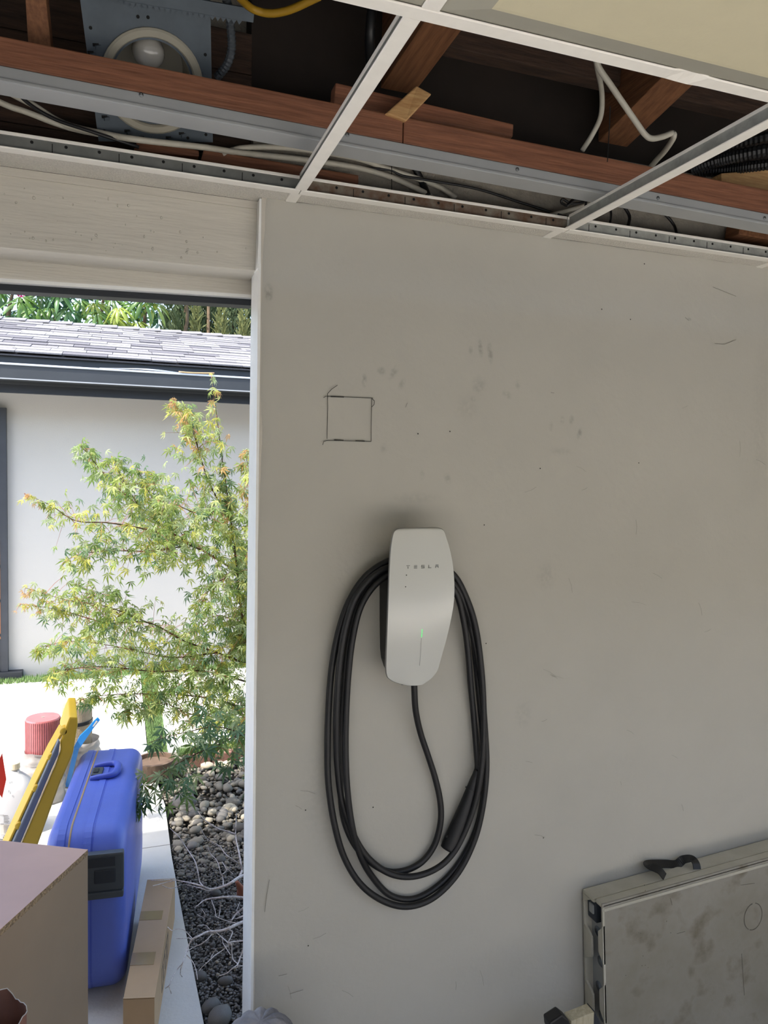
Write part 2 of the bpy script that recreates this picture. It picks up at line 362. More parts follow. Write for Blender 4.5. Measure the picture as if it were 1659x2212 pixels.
# --- white door jamb at the end of that wall
def jamb():
    zs = [2.085*i/30 for i in range(31)]; mb = MB(); vs = []; fs = []
    for z in zs:
        yo = 1.733-.033*max(0, (z-.9)/1.2); e = .0008*noise.noise(Vector((1, 2, z*9)))
        vs += [(.2735+e, 1.6125, z), (.2735+e, yo, z), (.2790, yo, z), (.2790, 1.6125, z)]
    for j in range(30):
        for k in range(4): fs.append((j*4+k, j*4+(k+1) % 4, (j+1)*4+(k+1) % 4, (j+1)*4+k))
    fs += [(3, 2, 1, 0), (120, 121, 122, 123)]
    return mb.add(vs, fs)
S(jamb().build('trim_1', M_jamb))
MB().hexa([(.2715, 1.6135, 2.074), (.281, 1.6135, 2.074), (.281, 1.66, 2.074), (.2715, 1.66, 2.074), (.2745, 1.6135, 2.2205), (.288, 1.6135, 2.2205), (.288, 1.66, 2.2205), (.2745, 1.66, 2.2205)]).build('plaster_return', M_jamb, wb, bevel=.0015)
# --- header over the opening
hb = empty('header_beam', (-1.3, 1.69, 2.07), kind='structure')
def sloped(x0, x1, y0, y1, za, zb, zc, zd):   # bottom za..zb, top zc..zd at x0 / x1
    return MB().hexa([(x0, y0, za), (x1, y0, zb), (x1, y1, zb), (x0, y1, za), (x0, y0, zc), (x1, y0, zd), (x1, y1, zd), (x0, y1, zc)])
sloped(-3.3, .2748, 1.640, 1.733, 2.02, 2.0755, 2.206, 2.2065).build('beam', M_beam, hb, bevel=.002)
sloped(-3.3, .2765, 1.6385, 1.70, 2.2055, 2.206, 2.2215, 2.2215).build('top_strip', M_beam, hb)
sloped(-3.3, .284, 1.7335, 1.752, 1.935, 2.045, 2.3, 2.3).build('stop_board', M_beam, hb, bevel=.003)
sloped(-3.3, .284, 1.7345, 1.7525, 1.927, 2.0385, 1.939, 2.0495).build('stop_lip', M_jamb, hb)
sloped(-3.3, .284, 1.752, 1.790, 1.918, 2.0245, 2.3, 2.3).build('outer_board', M_slate2, hb, label='rough dark grey board on the outside of the header')
# knots and dings in the painted timber
mb = MB(); rs_ = random.Random(5)
for i in range(46):
    px = rs_.uniform(5, 330) if i < 34 else rs_.uniform(330, 540); py = 372+px*.13+rs_.uniform(20, 140)
    p = at(px, py, 1.6395)
    if p.z < 2.082: continue
    L_ = rs_.uniform(.001, .004); mb.lathe([(L_, 0), (L_*.8, .0012), (L_*.3, .0018)], p, 6, M=Matrix.Rotation(pi/2, 3, 'X') @ Matrix.Diagonal((rs_.uniform(.3, .8), 1, 1)))
mb.build('paint_blisters', M_beam, hb, smooth=True, kind='stuff')
S(B((-3.3, 1.735, 2.3), (.30, 1.80, 2.75)).build('wall_outer', M_stucco))
S(B((-3.4, YB, 0), (-3.3, 1.735, 2.75)).build('wall_left', M_plaster))
S(B((3.6, YB, 0), (3.7, 1.735, 2.75)).build('wall_right', M_plaster))
S(B((-3.4, YB-.1, 0), (-1.2, YB, 2.75)).build('wall_light_blocker', M_plaster))  # unseen wall piece, added to cut light from the left rear
S(B((-9, -5.2, 0), (10, -5.0, 3.9)).build('wall_sky_blocker', M_stucco))      # unseen wall added to block the low sky behind the camera
S(B((-3.4, 1.6, 0), (-3.0, 1.735, 2.75)).build('wall_pier', M_plaster))
rf = empty('garage_roof', (0, 0, 2.75), kind='structure')
for k in range(6):
    y0 = YB+k*.553
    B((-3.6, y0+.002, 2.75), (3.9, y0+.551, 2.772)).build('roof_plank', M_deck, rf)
B((-3.6, YB-.1, 2.772), (3.9, 2.42, 2.86)).build('roof_cover', M_slate2, rf)
B((-3.6, 2.42, 2.70), (3.9, 2.45, 2.88)).build('eave_board', M_soft, rf)

# ------------------------------------------------------------------ suspended ceiling
ce = empty('ceiling', (0, 1.2, 2.22), kind='structure')
ZC = 2.22
def tee(name, p0, p1, z=ZC, fwid=.024, webm=M_web, h=.032, dents=(), parent=ce, label=None):
    """inverted T: flange (the white face), web and bulb"""
    p0, p1 = Vector((p0[0], p0[1], z)), Vector((p1[0], p1[1], z)); d = (p1-p0); L_ = d.length; d.normalize(); s_ = Vector((d.y, -d.x, 0))
    n = max(2, int(L_/.02)) if dents else 2; vs = []; fs = []
    prof = [(-1, .0), (-.9, -.0012), (.9, -.0012), (1, 0), (1, .0012), (-1, .0012)]
    for i in range(n+1):
        q = p0+d*(L_*i/n)
        for (a, b) in prof:
            dz = 0
            for (t, amp, wd) in dents:
                e = math.exp(-((L_*i/n-t)/wd)**2); dz += amp*e*(1 if a > 0 else -.25)
            vs.append(q+s_*(a*fwid/2)+Vector((0, 0, b+dz)))
    k = len(prof)
    for i in range(n):
        for j in range(k): fs.append((i*k+j, i*k+(j+1) % k, (i+1)*k+(j+1) % k, (i+1)*k+j))
    fs += [tuple(range(k))[::-1], tuple(n*k+j for j in range(k))]
    o = link(name, mesh(name, vs, fs), M_tee, parent)
    if label: o['label'] = label
    R_ = frame(d, -s_, (0, 0, 1))
    c = (p0+p1)/2
    def loc(lo, hi): return MB().box(tuple(c+Vector(lo)), tuple(c+Vector(hi)), rot=R_, piv=c)
    loc((-L_/2, -.0008, .0012), (L_/2, .0008, h-.006)).build('web', webm, o)
    loc((-L_/2, -.003, h-.006), (L_/2, .003, h)).build('bulb', M_tee, o, bevel=.001)
    return o
YW, YF = 1.546, .8995
mts = [tee('main_tee', (-3.2, YW), (.345, YW)), tee('main_tee', (.347, YW), (.982, YW), webm=M_web_rust, label='rusty run of the main tee by the wall'),
       tee('main_tee', (.984, YW), (3.5, YW), webm=M_web_lt)]
mf = tee('main_tee', (-3.2, YF), (3.5, YF), dents=((3.2+.765, .006, .018),), label='dented main tee at the edge of the ceiling panels')
for x, wm in ((-.94, M_web), (-.295, M_web), (.3455, M_web), (.983, M_web_lt), (1.62, M_web_lt), (2.26, M_web_lt)):
    tee('cross_tee', (x, YF+.0125), (x, YW-.0125), webm=wm, z=ZC+.0006)
for px in (632, 1189, 1650):
    p = atZ(px, 430+(px-632)*.142, ZC); tee('cross_tee', (p.x, YW+.0125), (p.x, 1.6095), z=ZC+.0006)
for k in range(-3, 6):
    tee('cross_tee', (.36+k*.637, YF-.0125), (.36+k*.637, -.6), z=ZC+.0006)
# punched holes and slots in the web by the wall
mb = MB()
for x in np.arange(-1.2, 2.6, .058):
    mb.lathe([(.003, 0), (.003, -.0005)], (x, YW-.0009, ZC+.0195), 8, M=Matrix.Rotation(-pi/2, 3, 'X'))
for x in np.arange(-1.17, 2.6, .1165):
    mb.box((x-.0007, YW-.0013, ZC+.006), (x+.0007, YW-.0009, ZC+.022))
mb.build('punched_holes', M_void, ce, kind='stuff')
# border tiles between the main tee and the wall, panels over the room
xt = [atZ(px, 430+(px-632)*.142, ZC).x for px in (632, 1189, 1650)]
xb = [-3.2, -.94, -.295]+xt+[2.24, 3.5]
for a, b in zip(xb, xb[1:]):
    B((a+.009, YW+.008, ZC+.0018), (b-.009, 1.6375 if b < .4 else 1.6085, ZC+.013)).build('border_tile', M_tile, ce)
def panel(x0, x1, y0, y1):
    z = ZC+.003; rows = [(0, z), (.026, z-.0085), (.050, z-.0155), (.056, z-.0160)]
    vs = []; fs = []
    for (i, h) in rows: vs += [(x0+i, y0+i, h), (x1-i, y0+i, h), (x1-i, y1-i, h), (x0+i, y1-i, h)]
    for r_ in range(len(rows)-1):
        for k in range(4): fs.append((r_*4+k, (r_+1)*4+k, (r_+1)*4+(k+1) % 4, r_*4+(k+1) % 4))
    n = len(rows)-1; fs.append((n*4, n*4+3, n*4+2, n*4+1)); t = len(vs)
    vs += [(x0, y0, z+.012), (x1, y0, z+.012), (x1, y1, z+.012), (x0, y1, z+.012)]; fs.append((t, t+1, t+2, t+3))
    for k in range(4): fs.append((k, (k+1) % 4, t+(k+1) % 4, t+k))
    o = link('ceiling_panel', mesh('ceiling_panel', vs, fs, False), M_panel, ce); me_ = o.data; me_.materials.append(M_panel_shade)
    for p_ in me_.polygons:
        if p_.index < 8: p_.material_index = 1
    return o
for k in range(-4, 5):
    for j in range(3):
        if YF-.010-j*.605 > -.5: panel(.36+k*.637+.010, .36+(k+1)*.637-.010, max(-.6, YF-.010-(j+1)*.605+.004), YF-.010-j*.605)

# ================================================================== timber, metal and cables above the grid
def batten(px0, px1, label, dz=0):
    e = empty('redwood_batten', at(px0, 200, 1.40), label, 'batten', 'redwood battens above the ceiling grid')
    def zt(px): return (2.346-(px/1659)*.019, 2.300-(px/1659)*.028)
    a, b = at(px0, 100, 1.40).x, at(px1, 100, 1.40).x
    def zz(x): t = (x+.188)/(1.437+.188); return 2.346-.019*t, 2.299-.027*t
    (ta, ba), (tb, bb) = zz(a), zz(b)
    MB().hexa([(a, 1.40, ba), (b, 1.40, bb), (b, 1.438, bb), (a, 1.438, ba), (a, 1.40, ta), (b, 1.40, tb), (b, 1.438, tb), (a, 1.438, ta)]).build('board', M_red, e, bevel=.0025)
    return e
X0 = -1.2
batten(-900, 874, 'long redwood batten running past the recessed light')
batten(876, 2600, 'redwood batten butted on the right of the batten by the light')
tr = empty('metal_channel', (.4, 1.40, 2.27), 'grey metal channel screwed under the redwood battens', 'channel')
def zc_(x): return 2.2715-.027*(x+.188)/1.625
a, b = at(-900, 200, 1.4).x, at(2600, 200, 1.4).x
MB().hexa([(a, 1.396, zc_(a)), (b, 1.396, zc_(b)), (b, 1.442, zc_(b)), (a, 1.442, zc_(a)), (a, 1.396, zc_(a)+.026), (b, 1.396, zc_(b)+.026), (b, 1.442, zc_(b)+.026), (a, 1.442, zc_(a)+.026)]).build('channel_face', M_track, tr, bevel=.002)
MB().hexa([(a, 1.392, zc_(a)-.001), (b, 1.392, zc_(b)-.001), (b, 1.444, zc_(b)-.001), (a, 1.444, zc_(a)-.001), (a, 1.392, zc_(a)+.006), (b, 1.392, zc_(b)+.006), (b, 1.444, zc_(b)+.006), (a, 1.444, zc_(a)+.006)]).build('channel_lip', M_track, tr, bevel=.002)
for px, py in ((305, 205), (750, 291), (1117, 366), (1421, 428), (1651, 471)):
    p = at(px, py, 1.396); MB().lathe([(.0042, 0), (.0038, -.0018), (.0012, -.0022), (.001, -.0008)], p, 12, M=Matrix.Rotation(-pi/2, 3, 'X')).build('screw', M_screw, tr, smooth=False)
def timber(name, m, corners, th, label, cat='timber', group=None, bevel=.003):
    """corners: four points of the visible face; th: vector of its thickness"""
    c = [Vector(v) for v in corners]; t = Vector(th); e = empty(name, c[0], label, cat, group)
    MB().hexa(c+[v+t for v in c]).build('board', m, e, bevel=bevel); return e
timber('redwood_scab', M_red, [at(722, 222, 1.445), at(1108, 296, 1.445), at(1110, 268, 1.445), at(725, 178, 1.445)], (0, .035, 0), 'short redwood scab board behind the batten under the first rafter')
# pine off-cut resting on the batten
q = [at(833, 245, 1.392), at(878, 262, 1.392), at(933, 203, 1.40), at(900, 185, 1.41)]
timber('pine_offcut', M_pine, q, (0, .045, .004), 'pale pine offcut with a sawn end on the batten joint', 'offcut')
def rafter(name, xa, xb_, z0, h, y0, y1, slope, label):
    e = empty(name, (xa, y0, z0), label, 'rafter', 'rafters above the open ceiling')
    MB().hexa([(xa, y0, z0), (xb_, y0, z0), (xb_, y1, z0+slope*(y1-y0)), (xa, y1, z0+slope*(y1-y0)),
               (xa, y0, z0+h), (xb_, y0, z0+h), (xb_, y1, z0+h+slope*(y1-y0)), (xa, y1, z0+h+slope*(y1-y0))]).build('board', M_raft, e, bevel=.003)
rafter('rafter', .535, .612, 2.50, .19, .95, 1.60, -.02, 'brown rafter above the pale pine offcut')
rafter('rafter', 1.105, 1.19, 2.60, .14, .95, 1.61, -.2, 'brown rafter behind the bent white cable')
rafter('rafter', -.25, -.19, 2.56, .18, 1.0, 1.60, 0, 'brown rafter left of the recessed light')
for y, z, x0, x1, l_ in ((1.25, 2.62, .63, 1.10, 'dark blocking between the two rafters, nearer the ceiling panels'), (1.52, 2.56, .63, 1.10, 'dark blocking between the two rafters, close to the stucco wall'),
                         (1.25, 2.62, 1.195, 3.5, 'dark purlin right of the second rafter, nearer the ceiling panels'), (1.52, 2.56, 1.195, 3.5, 'dark purlin right of the second rafter, close to the stucco wall')):
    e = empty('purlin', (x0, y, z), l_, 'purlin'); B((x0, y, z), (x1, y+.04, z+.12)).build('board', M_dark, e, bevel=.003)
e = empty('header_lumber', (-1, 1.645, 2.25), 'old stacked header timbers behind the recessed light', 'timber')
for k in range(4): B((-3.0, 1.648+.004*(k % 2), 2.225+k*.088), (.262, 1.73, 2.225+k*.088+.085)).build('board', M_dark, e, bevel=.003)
timber('wood_stud', M_raft, [at(62, 120, 1.5), at(112, 120, 1.5), at(96, -40, 1.42), at(52, -40, 1.42)], (0, .05, .03), 'short upright stud at the upper left of the recessed light', 'stud')
timber('cedar_shim', M_red, [at(432, 352, 1.597), at(775, 398, 1.597), at(775, 378, 1.597), at(440, 322, 1.597)], (0, .012, 0), 'rough cedar shim lying along the wall below the cables', 'shim')
timber('cedar_shim', M_red, [at(288, 325, 1.60), at(430, 338, 1.60), at(430, 325, 1.60), at(300, 294, 1.60)], (0, .02, 0), 'broken cedar shim under the recessed light', 'shim')
timber('pine_block', M_pine, [at(1560, 410, 1.52), at(1760, 440, 1.52), at(1760, 358, 1.52), at(1558, 374, 1.52)], (0, .04, 0), 'pale pine block behind the batten near the dark conduits', 'block')
timber('wood_block', M_raft, [at(1596, 506, 1.56), at(1780, 540, 1.56), at(1780, 470, 1.56), at(1600, 478, 1.56)], (0, .05, 0), 'brown block below the metal channel near the dark conduits', 'block')
# --- recessed light
TL, TR, BL, BR = at(180, 5, 1.43), at(475, 5, 1.43), at(193, 290, 1.60), at(455, 310, 1.60)
ctr = (at(330, 178, 1.515)); dx = ((TR+BR)/2-(TL+BL)/2).normalized(); dd = ((BL+BR)/2-(TL+TR)/2); dd = (dd-dx*dd.dot(dx)).normalized(); dn = dx.cross(dd).normalized()
if dn.y > 0: dn = -dn
RL = frame(dx, dd, dx.cross(dd)); sg = 1 if (RL @ Vector((0, 0, 1))).dot(dn) > 0 else -1
KL = .86
def LP(a, b, c=0): return ctr+dx*a*KL+dd*b*KL+dn*c*KL
cl = empty('recessed_light', ctr, 'recessed ceiling light housing on a galvanised plate above the batten', 'light')
def plate():
    vs = []; fs = []; n = 48; ro = .084
    out = []
    for k in range(n):
        a = 2*pi*k/n; c_, s_ = math.cos(a), math.sin(a); hw, hb_, ht = .128, .128, .20
        t = min((hw/abs(c_)) if abs(c_) > 1e-6 else 9, ((hb_ if s_ > 0 else ht)/abs(s_)) if abs(s_) > 1e-6 else 9); out.append((c_*t, s_*t))
    for k in range(n):
        a = 2*pi*k/n; vs += [LP(ro*math.cos(a), ro*math.sin(a), 0), LP(out[k][0], out[k][1], 0), LP(ro*math.cos(a), ro*math.sin(a), -.0012), LP(out[k][0], out[k][1], -.0012)]
    for k in range(n):
        j = (k+1) % n; fs += [(k*4, j*4, j*4+1, k*4+1), (k*4+2, k*4+3, j*4+3, j*4+2), (k*4+1, j*4+1, j*4+3, k*4+3), (k*4, k*4+2, j*4+2, j*4)]
    return mesh('mounting_plate', vs, fs)
link('mounting_plate', plate(), M_galv, cl)
RLn = frame(dx, dn.cross(dx), dn)*KL
MB().lathe([(.108, .001), (.108, .005), (.104, .008), (.092, .008), (.089, .004), (.087, -.01), (.083, -.014), (.080, -.045), (.078, -.09), (.02, -.095)], ctr, 48, M=RLn, open0=True).build('trim_ring', M_can, cl, smooth=False)
for a_, b_ in ((-.006, .055), (.006, .055)):
    c0 = LP(a_, b_, -.086); MB().box(tuple(c0-Vector((.0025, .002, .009))), tuple(c0+Vector((.0025, .002, .009))), rot=RLn).build('slot', M_void, cl)
MB().lathe([(.001, .045), (.018, .042), (.029, .032), (.034, .016), (.034, 0), (.030, -.018), (.022, -.035), (.015, -.05)][::-1], LP(.0, -.045, -.055), 24, M=RLn).build('bulb', M_bulb, cl, smooth=True)
mb = MB()
hb0 = [LP(-.16, -.165, .006), LP(.165, -.135, .006)]; dv = (hb0[1]-hb0[0]).normalized()
mb.box((0, 0, 0), (.325, .022, .006), rot=frame(dv, dn.cross(dv), dn), piv=(0, 0, 0)); mb.v = [v+hb0[0] for v in mb.v]
Rh = frame(dv, dn.cross(dv), dn)
tooth = MB()
for k in range(28):
    x = .03+k*.0098; tooth.add([hb0[0]+Rh @ Vector(v) for v in ((x, 0, .002), (x+.0098, 0, .002), (x+.0049, -.007, .002), (x, 0, .005), (x+.0098, 0, .005), (x+.0049, -.007, .005))], [(0, 1, 2), (5, 4, 3), (0, 3, 4, 1), (1, 4, 5, 2), (2, 5, 3, 0)])
ybar = -1 if (Rh @ Vector((0, 1, 0))).dot(dd) < 0 else 1
hbr = mb.build('hanger_bar', M_galv, cl, bevel=.001); tooth.build('sawteeth', M_galv, hbr)
mb = MB(); tab = MB()
for (a_, b_) in ((-.115, -.10), (.115, -.06), (-.02, -.125), (.0, -.125), (-.113, .105), (.112, .11), (.07, .118)):
    mb.lathe([(.0035, .0002), (.0035, .0012)], LP(a_, b_), 8, M=RLn)
for (a_, b_) in ((-.105, -.065), (-.117, -.05), (-.106, -.032), (.103, -.02), (.114, 0), (.101, .018), (-.108, .045), (-.117, .058), (-.105, .078), (.106, .07), (.118, .05), (.105, .09), (-.06, .108), (-.03, .122), (.03, .122), (.06, .112)):
    c0 = LP(a_, b_, .004); tab.box(tuple(c0-Vector((.006, .0035, .001))), tuple(c0+Vector((.006, .0035, .003))), rot=RLn @ Matrix.Rotation(.5, 3, 'Y'))
    mb.box(tuple(LP(a_-.004, b_-.004, .0008)-Vector((.006, .003, .0003))), tuple(LP(a_-.004, b_-.004, .0008)+Vector((.006, .003, .0003))), rot=RLn)
mb.build('punched_hole', M_void, cl, kind='stuff'); tab.build('tab', M_galv, cl, kind='stuff')
# --- cables
def cable(name, pts, r, m, label, cat='cable', group=None, sub=6, seg=8):
    P = [at(*p) for p in pts]; mb = MB().tube(P, r, seg, sub); return mb.build(name, m, smooth=True, label=label, cat=cat, group=group)
G1 = 'house wiring above the ceiling grid'
cable('white_cable', [(-120, 90, 1.56), (0, 186, 1.57), (70, 226, 1.58), (140, 268, 1.585), (230, 290, 1.57), (300, 302, 1.55), (440, 318, 1.575), (520, 330, 1.6), (650, 344, 1.6), (760, 360, 1.6), (830, 378, 1.605), (880, 398, 1.605), (930, 424, 1.6), (960, 455, 1.585)], .0062, M_romex, 'thick white cable dipping from the upper left to the wall tee', group=G1)
cable('white_cable', [(-140, 150, 1.56), (0, 221, 1.575), (60, 243, 1.58), (150, 276, 1.59), (260, 297, 1.59), (380, 312, 1.595), (450, 318, 1.6)], .0058, M_romex, 'lower white cable ending behind the cedar shims', group=G1)
cable('white_cable', [(480, 334, 1.6), (520, 320, 1.605), (600, 318, 1.605), (690, 328, 1.605), (770, 342, 1.605), (830, 362, 1.607), (900, 385, 1.608), (950, 405, 1.61), (985, 428, 1.605)], .0058, M_romex, 'white cable arching over the stucco left of the first cross tee', group=G1)
cable('white_cable', [(1150, 474, 1.585), (1200, 462, 1.59), (1250, 448, 1.60), (1300, 432, 1.60), (1360, 410, 1.6)], .0055, M_romex, 'white cable crossing behind the second cross tee', group=G1)
cable('white_cable', [(1285, 120, 1.30), (1291, 150, 1.32), (1300, 200, 1.38), (1298, 250, 1.42), (1280, 290, 1.45), (1258, 325, 1.46)], .0055, M_romex, 'straight drop of white cable beside the second rafter', group=G1)
cable('white_cable', [(1288, 118, 1.29), (1293, 145, 1.30), (1320, 185, 1.31), (1352, 232, 1.32), (1375, 265, 1.33), (1393, 290, 1.34), (1408, 299, 1.34), (1432, 295, 1.34), (1452, 288, 1.34), (1455, 297, 1.345), (1437, 325, 1.40), (1418, 346, 1.45), (1400, 368, 1.48)], .0062, M_romex, 'bent white cable with a sharp elbow under the far tee', group=G1, sub=8)
cable('black_cable', [(-60, 120, 1.56), (10, 172, 1.565), (60, 222, 1.57), (120, 258, 1.57), (200, 285, 1.56), (300, 318, 1.57)], .0035, M_black, 'thin dark cable beside the thick white cable', group=G1)
cable('black_cable', [(770, 363, 1.606), (840, 367, 1.605), (870, 380, 1.605), (930, 390, 1.6), (1030, 408, 1.6), (1120, 436, 1.6), (1180, 455, 1.595), (1226, 470, 1.58)], .003, M_black, 'thin black cable looping along the stucco', group=G1)
cable('black_strap', [(878, 330, 1.612), (896, 362, 1.612), (914, 398, 1.612), (925, 425, 1.6)], .008, M_blackp, 'black strap hanging down the stucco', 'strap')
cable('hook_wire', [(1225, 445, 1.6), (1213, 438, 1.59), (1216, 430, 1.585), (1235, 440, 1.58), (1262, 436, 1.58), (1240, 430, 1.58), (1225, 445, 1.58), (1246, 428, 1.575), (1262, 420, 1.57), (1266, 434, 1.57), (1264, 450, 1.57)], .003, M_black, 'dark bent hook of wire behind the second cross tee', 'wire', sub=4)
cable('black_cable', [(1315, 440, 1.6), (1320, 462, 1.6), (1318, 480, 1.58)], .003, M_black, 'short black cable hanging right of the second cross tee', group=G1)
cable('black_cable', [(1338, 436, 1.605), (1352, 452, 1.605), (1360, 470, 1.6), (1356, 490, 1.585)], .004, M_black, 'thicker black cable hanging right of the second cross tee', group=G1)
cable('black_cable', [(1400, 438, 1.6), (1435, 462, 1.6), (1455, 485, 1.6), (1462, 505, 1.58)], .0035, M_black, 'curved black cable on the stucco far right', group=G1)
cable('hanger_wire', [(846, 340, 1.6), (846, 400, 1.6), (846, 430, 1.56)], .0009, M_void, 'thin hanger wire over the rusty wall tee', 'wire')
cable('hanger_wire', [(1318, 230, 1.30), (1316, 280, 1.36), (1312, 350, 1.38)], .0010, M_void, 'thin hanger wire beside the second rafter', 'wire')
cable('yellow_cable', [(500, -25, 1.30), (535, 12, 1.36), (560, 25, 1.37), (590, 29, 1.36), (630, 20, 1.34), (690, -8, 1.30)], .0068, M_yellowc, 'yellow cable hanging at the top right of the light', group=G1)
cable('black_pipe', [(806, -20, 1.5), (802, 40, 1.5), (799, 90, 1.52), (800, 150, 1.58)], .011, M_blackp, 'black pipe dropping behind the first cross tee', 'pipe')
def flex(name, pts, r, m, label, pitch=.006):
    P, _ = spline([at(*p) for p in pts], [r]*len(pts), 40); out = []; rr = []; acc = 0
    out.append(P[0]); rr.append(r)
    i = 0
    for a_, b_ in zip(P, P[1:]):
        acc += (b_-a_).length
        if acc > pitch/2: out.append(b_); rr.append(r*(1.0 if len(out) % 2 else .82)); acc = 0
    MB().tube(out, rr, 10).build(name, m, smooth=False, label=label, cat='conduit', group='flexible conduits in the ceiling void')
flex('flexible_conduit', [(480, -20, 1.42), (492, 10, 1.44), (498, 60, 1.46), (500, 105, 1.48), (490, 140, 1.5), (468, 168, 1.53)], .0085, M_grey, 'ribbed grey conduit on the right of the recessed light')
flex('flexible_conduit', [(1500, 365, 1.57), (1540, 350, 1.52), (1600, 335, 1.46), (1700, 315, 1.38)], .016, M_blackp, 'fat dark ribbed conduit nearest the second cross tee')
flex('flexible_conduit', [(1500, 372, 1.60), (1560, 368, 1.55), (1620, 360, 1.5), (1700, 350, 1.42)], .014, M_blackp, 'lower dark ribbed conduit above the pine block')
flex('flexible_conduit', [(1440, 360, 1.62), (1520, 330, 1.55), (1590, 310, 1.5), (1700, 285, 1.42)], .013, M_blackp, 'upper dark ribbed conduit touching the cross tee')

# ================================================================== wall charger
ch = empty('wall_charger', (.62, 1.60, 1.35), 'white faced car charger on the wall with coiled black cable', 'charger')
ROWS = [((872, 1141.5), (938, 1140.3), 1.522), ((858, 1144), (951, 1142), 1.520), ((850.5, 1152), (959, 1148), 1.518), ((846.5, 1172), (965, 1165), 1.514),
        ((844, 1195), (972, 1188), 1.510), ((842, 1230), (978.5, 1222), 1.505), ((840.5, 1270), (981.5, 1261), 1.502), ((839, 1310), (980.5, 1300), 1.502),
        ((837.5, 1350), (974, 1339), 1.506), ((836, 1390), (965, 1378), 1.514), ((835, 1420), (957, 1407), 1.524), ((834.5, 1445), (950, 1432), 1.532),
        ((836, 1458), (946, 1446), 1.537), ((841, 1466), (940, 1456), 1.539), ((855, 1474), (930, 1467), 1.541), ((878, 1480.5), (913, 1479), 1.542)]
Lp = [at(*a_, y) for a_, b_, y in ROWS]; Rp = [at(*b_, y) for a_, b_, y in ROWS]
Ls, _ = spline(Lp, [0]*len(Lp), 3); Rs, _ = spline(Rp, [0]*len(Rp), 3)
def bulge(v): return .004+.016*max(0, v-.45)**1.2*(1-min(1, max(0, (v-.72)/.26)))
def cover():
    NU = 17; n = len(Ls); vs = []; fs = []
    for j in range(n):
        v = j/(n-1)
        for i in range(NU):
            u = i/(NU-1); p = Ls[j].lerp(Rs[j], u); s_ = 2*u-1
            p = p+Vector((0, -bulge(v)*(1-s_*s_), 0)); vs.append(p)
    for j in range(n-1):
        for i in range(NU-1): fs.append((j*NU+i, (j+1)*NU+i, (j+1)*NU+i+1, j*NU+i+1))
    ring = [j*NU for j in range(n)]+[(n-1)*NU+i for i in range(1, NU)]+[j*NU+NU-1 for j in range(n-2, -1, -1)]+[i for i in range(NU-2, 0, -1)]
    return vs, fs, ring
vs, fs, ring = cover(); cen = sum((Vector(v) for v in vs), Vector())/len(vs)
front = MB().add(vs, fs); ob = front.build('front_cover', M_cover, ch, smooth=True)
rv = [Vector(vs[i]) for i in ring]; nr = len(rv)
def ringshift(sc_, dy): return [Vector((cen.x+(p.x-cen.x)*sc_, p.y+dy, cen.z+(p.z-cen.z)*(1-(1-sc_)*.45))) for p in rv]
r1, r2, r3 = ringshift(1.0, 0.0), ringshift(1.018, .0035), ringshift(.985, .012)
MB().add(r1+r2+r3, [(i, i+nr, (i+1) % nr+nr, (i+1) % nr) for i in range(nr)]+[(i+nr, i+2*nr, (i+1) % nr+2*nr, (i+1) % nr+nr) for i in range(nr)]).build('cover_rim', M_rim, ch, smooth=True)
# black body behind the cover
bl = [at(*p, 1.608) for p in ((848, 1172), (838, 1215), (829, 1236), (821, 1247), (820, 1300), (820.5, 1375), (823, 1420), (836, 1452), (850, 1466))]
bl, _ = spline(bl, [0]*len(bl), 2); xc = cen.x
br = [Vector((2*xc-p.x-.004, p.y, p.z)) for p in reversed(bl)]
back = bl+br; nb = len(back)
def cov_y(z):
    k = min(range(len(Ls)), key=lambda i: abs(Ls[i].z-z)); return Ls[k].y
fr = [Vector((xc+(p.x-xc)*.97, cov_y(p.z)+.012, p.z)) for p in back]
MB().add(back+fr, [tuple(range(nb)), tuple(range(nb, 2*nb))[::-1]]+[(i, i+nb, (i+1) % nb+nb, (i+1) % nb) for i in range(nb)]).build('charger_body', M_blackp, ch)
# raised lettering and status light on the cover
def cy(px, py):      # cover surface depth under a pixel
    p = at(px, py, 1.505); k = min(range(len(Ls)), key=lambda i: abs(Ls[i].z-p.z)); v = k/(len(Ls)-1)
    u = (p.x-Ls[k].x)/(Rs[k].x-Ls[k].x); s_ = 2*u-1; return Ls[k].y-bulge(v)*(1-s_*s_)
lt = MB()
def stroke(x0, y0, x1, y1):
    x0, x1 = sorted((x0, x1)); y0, y1 = sorted((y0, y1)); sl = -.03
    P = [(x0, y1), (x1, y1), (x1, y0), (x0, y0)]; P = [(x, y+sl*(x-878)) for x, y in P]
    q = [at(x, y, cy(x, y)-.0012) for x, y in P]; lt.hexa([v+Vector((0, .0022, 0)) for v in q]+q)
y0, y1 = 1221.6, 1228.6; t = 1.25
stroke(878, y0, 885.5, y0+t); stroke(881.1, y0+2.4, 882.4, y1)                                        # T
for k in range(3): stroke(894.6, y0+k*2.9, 901.2, y0+k*2.9+t)                                         # E
stroke(910.3, y0, 917.2, y0+t); stroke(910.3, y0+2.9, 917.2, y0+2.9+t); stroke(910.3, y1-t+.2, 917.2, y1+.2); stroke(910.3, y0, 911.5, y0+4); stroke(916, y0+3, 917.2, y1)   # S
stroke(925.7, y0, 926.9, y1+.2); stroke(925.7, y1-t+.2, 931.8, y1+.2)                                 # L
stroke(940.8, y0, 947.4, y0+t); stroke(940.8, y0+2.9, 947.4, y0+2.9+t); stroke(940.8, y0+2.9, 942, y1+.2); stroke(946.2, y0+2.9, 947.4, y1+.2)                            # A
lt.build('lettering', M_letter, ch)
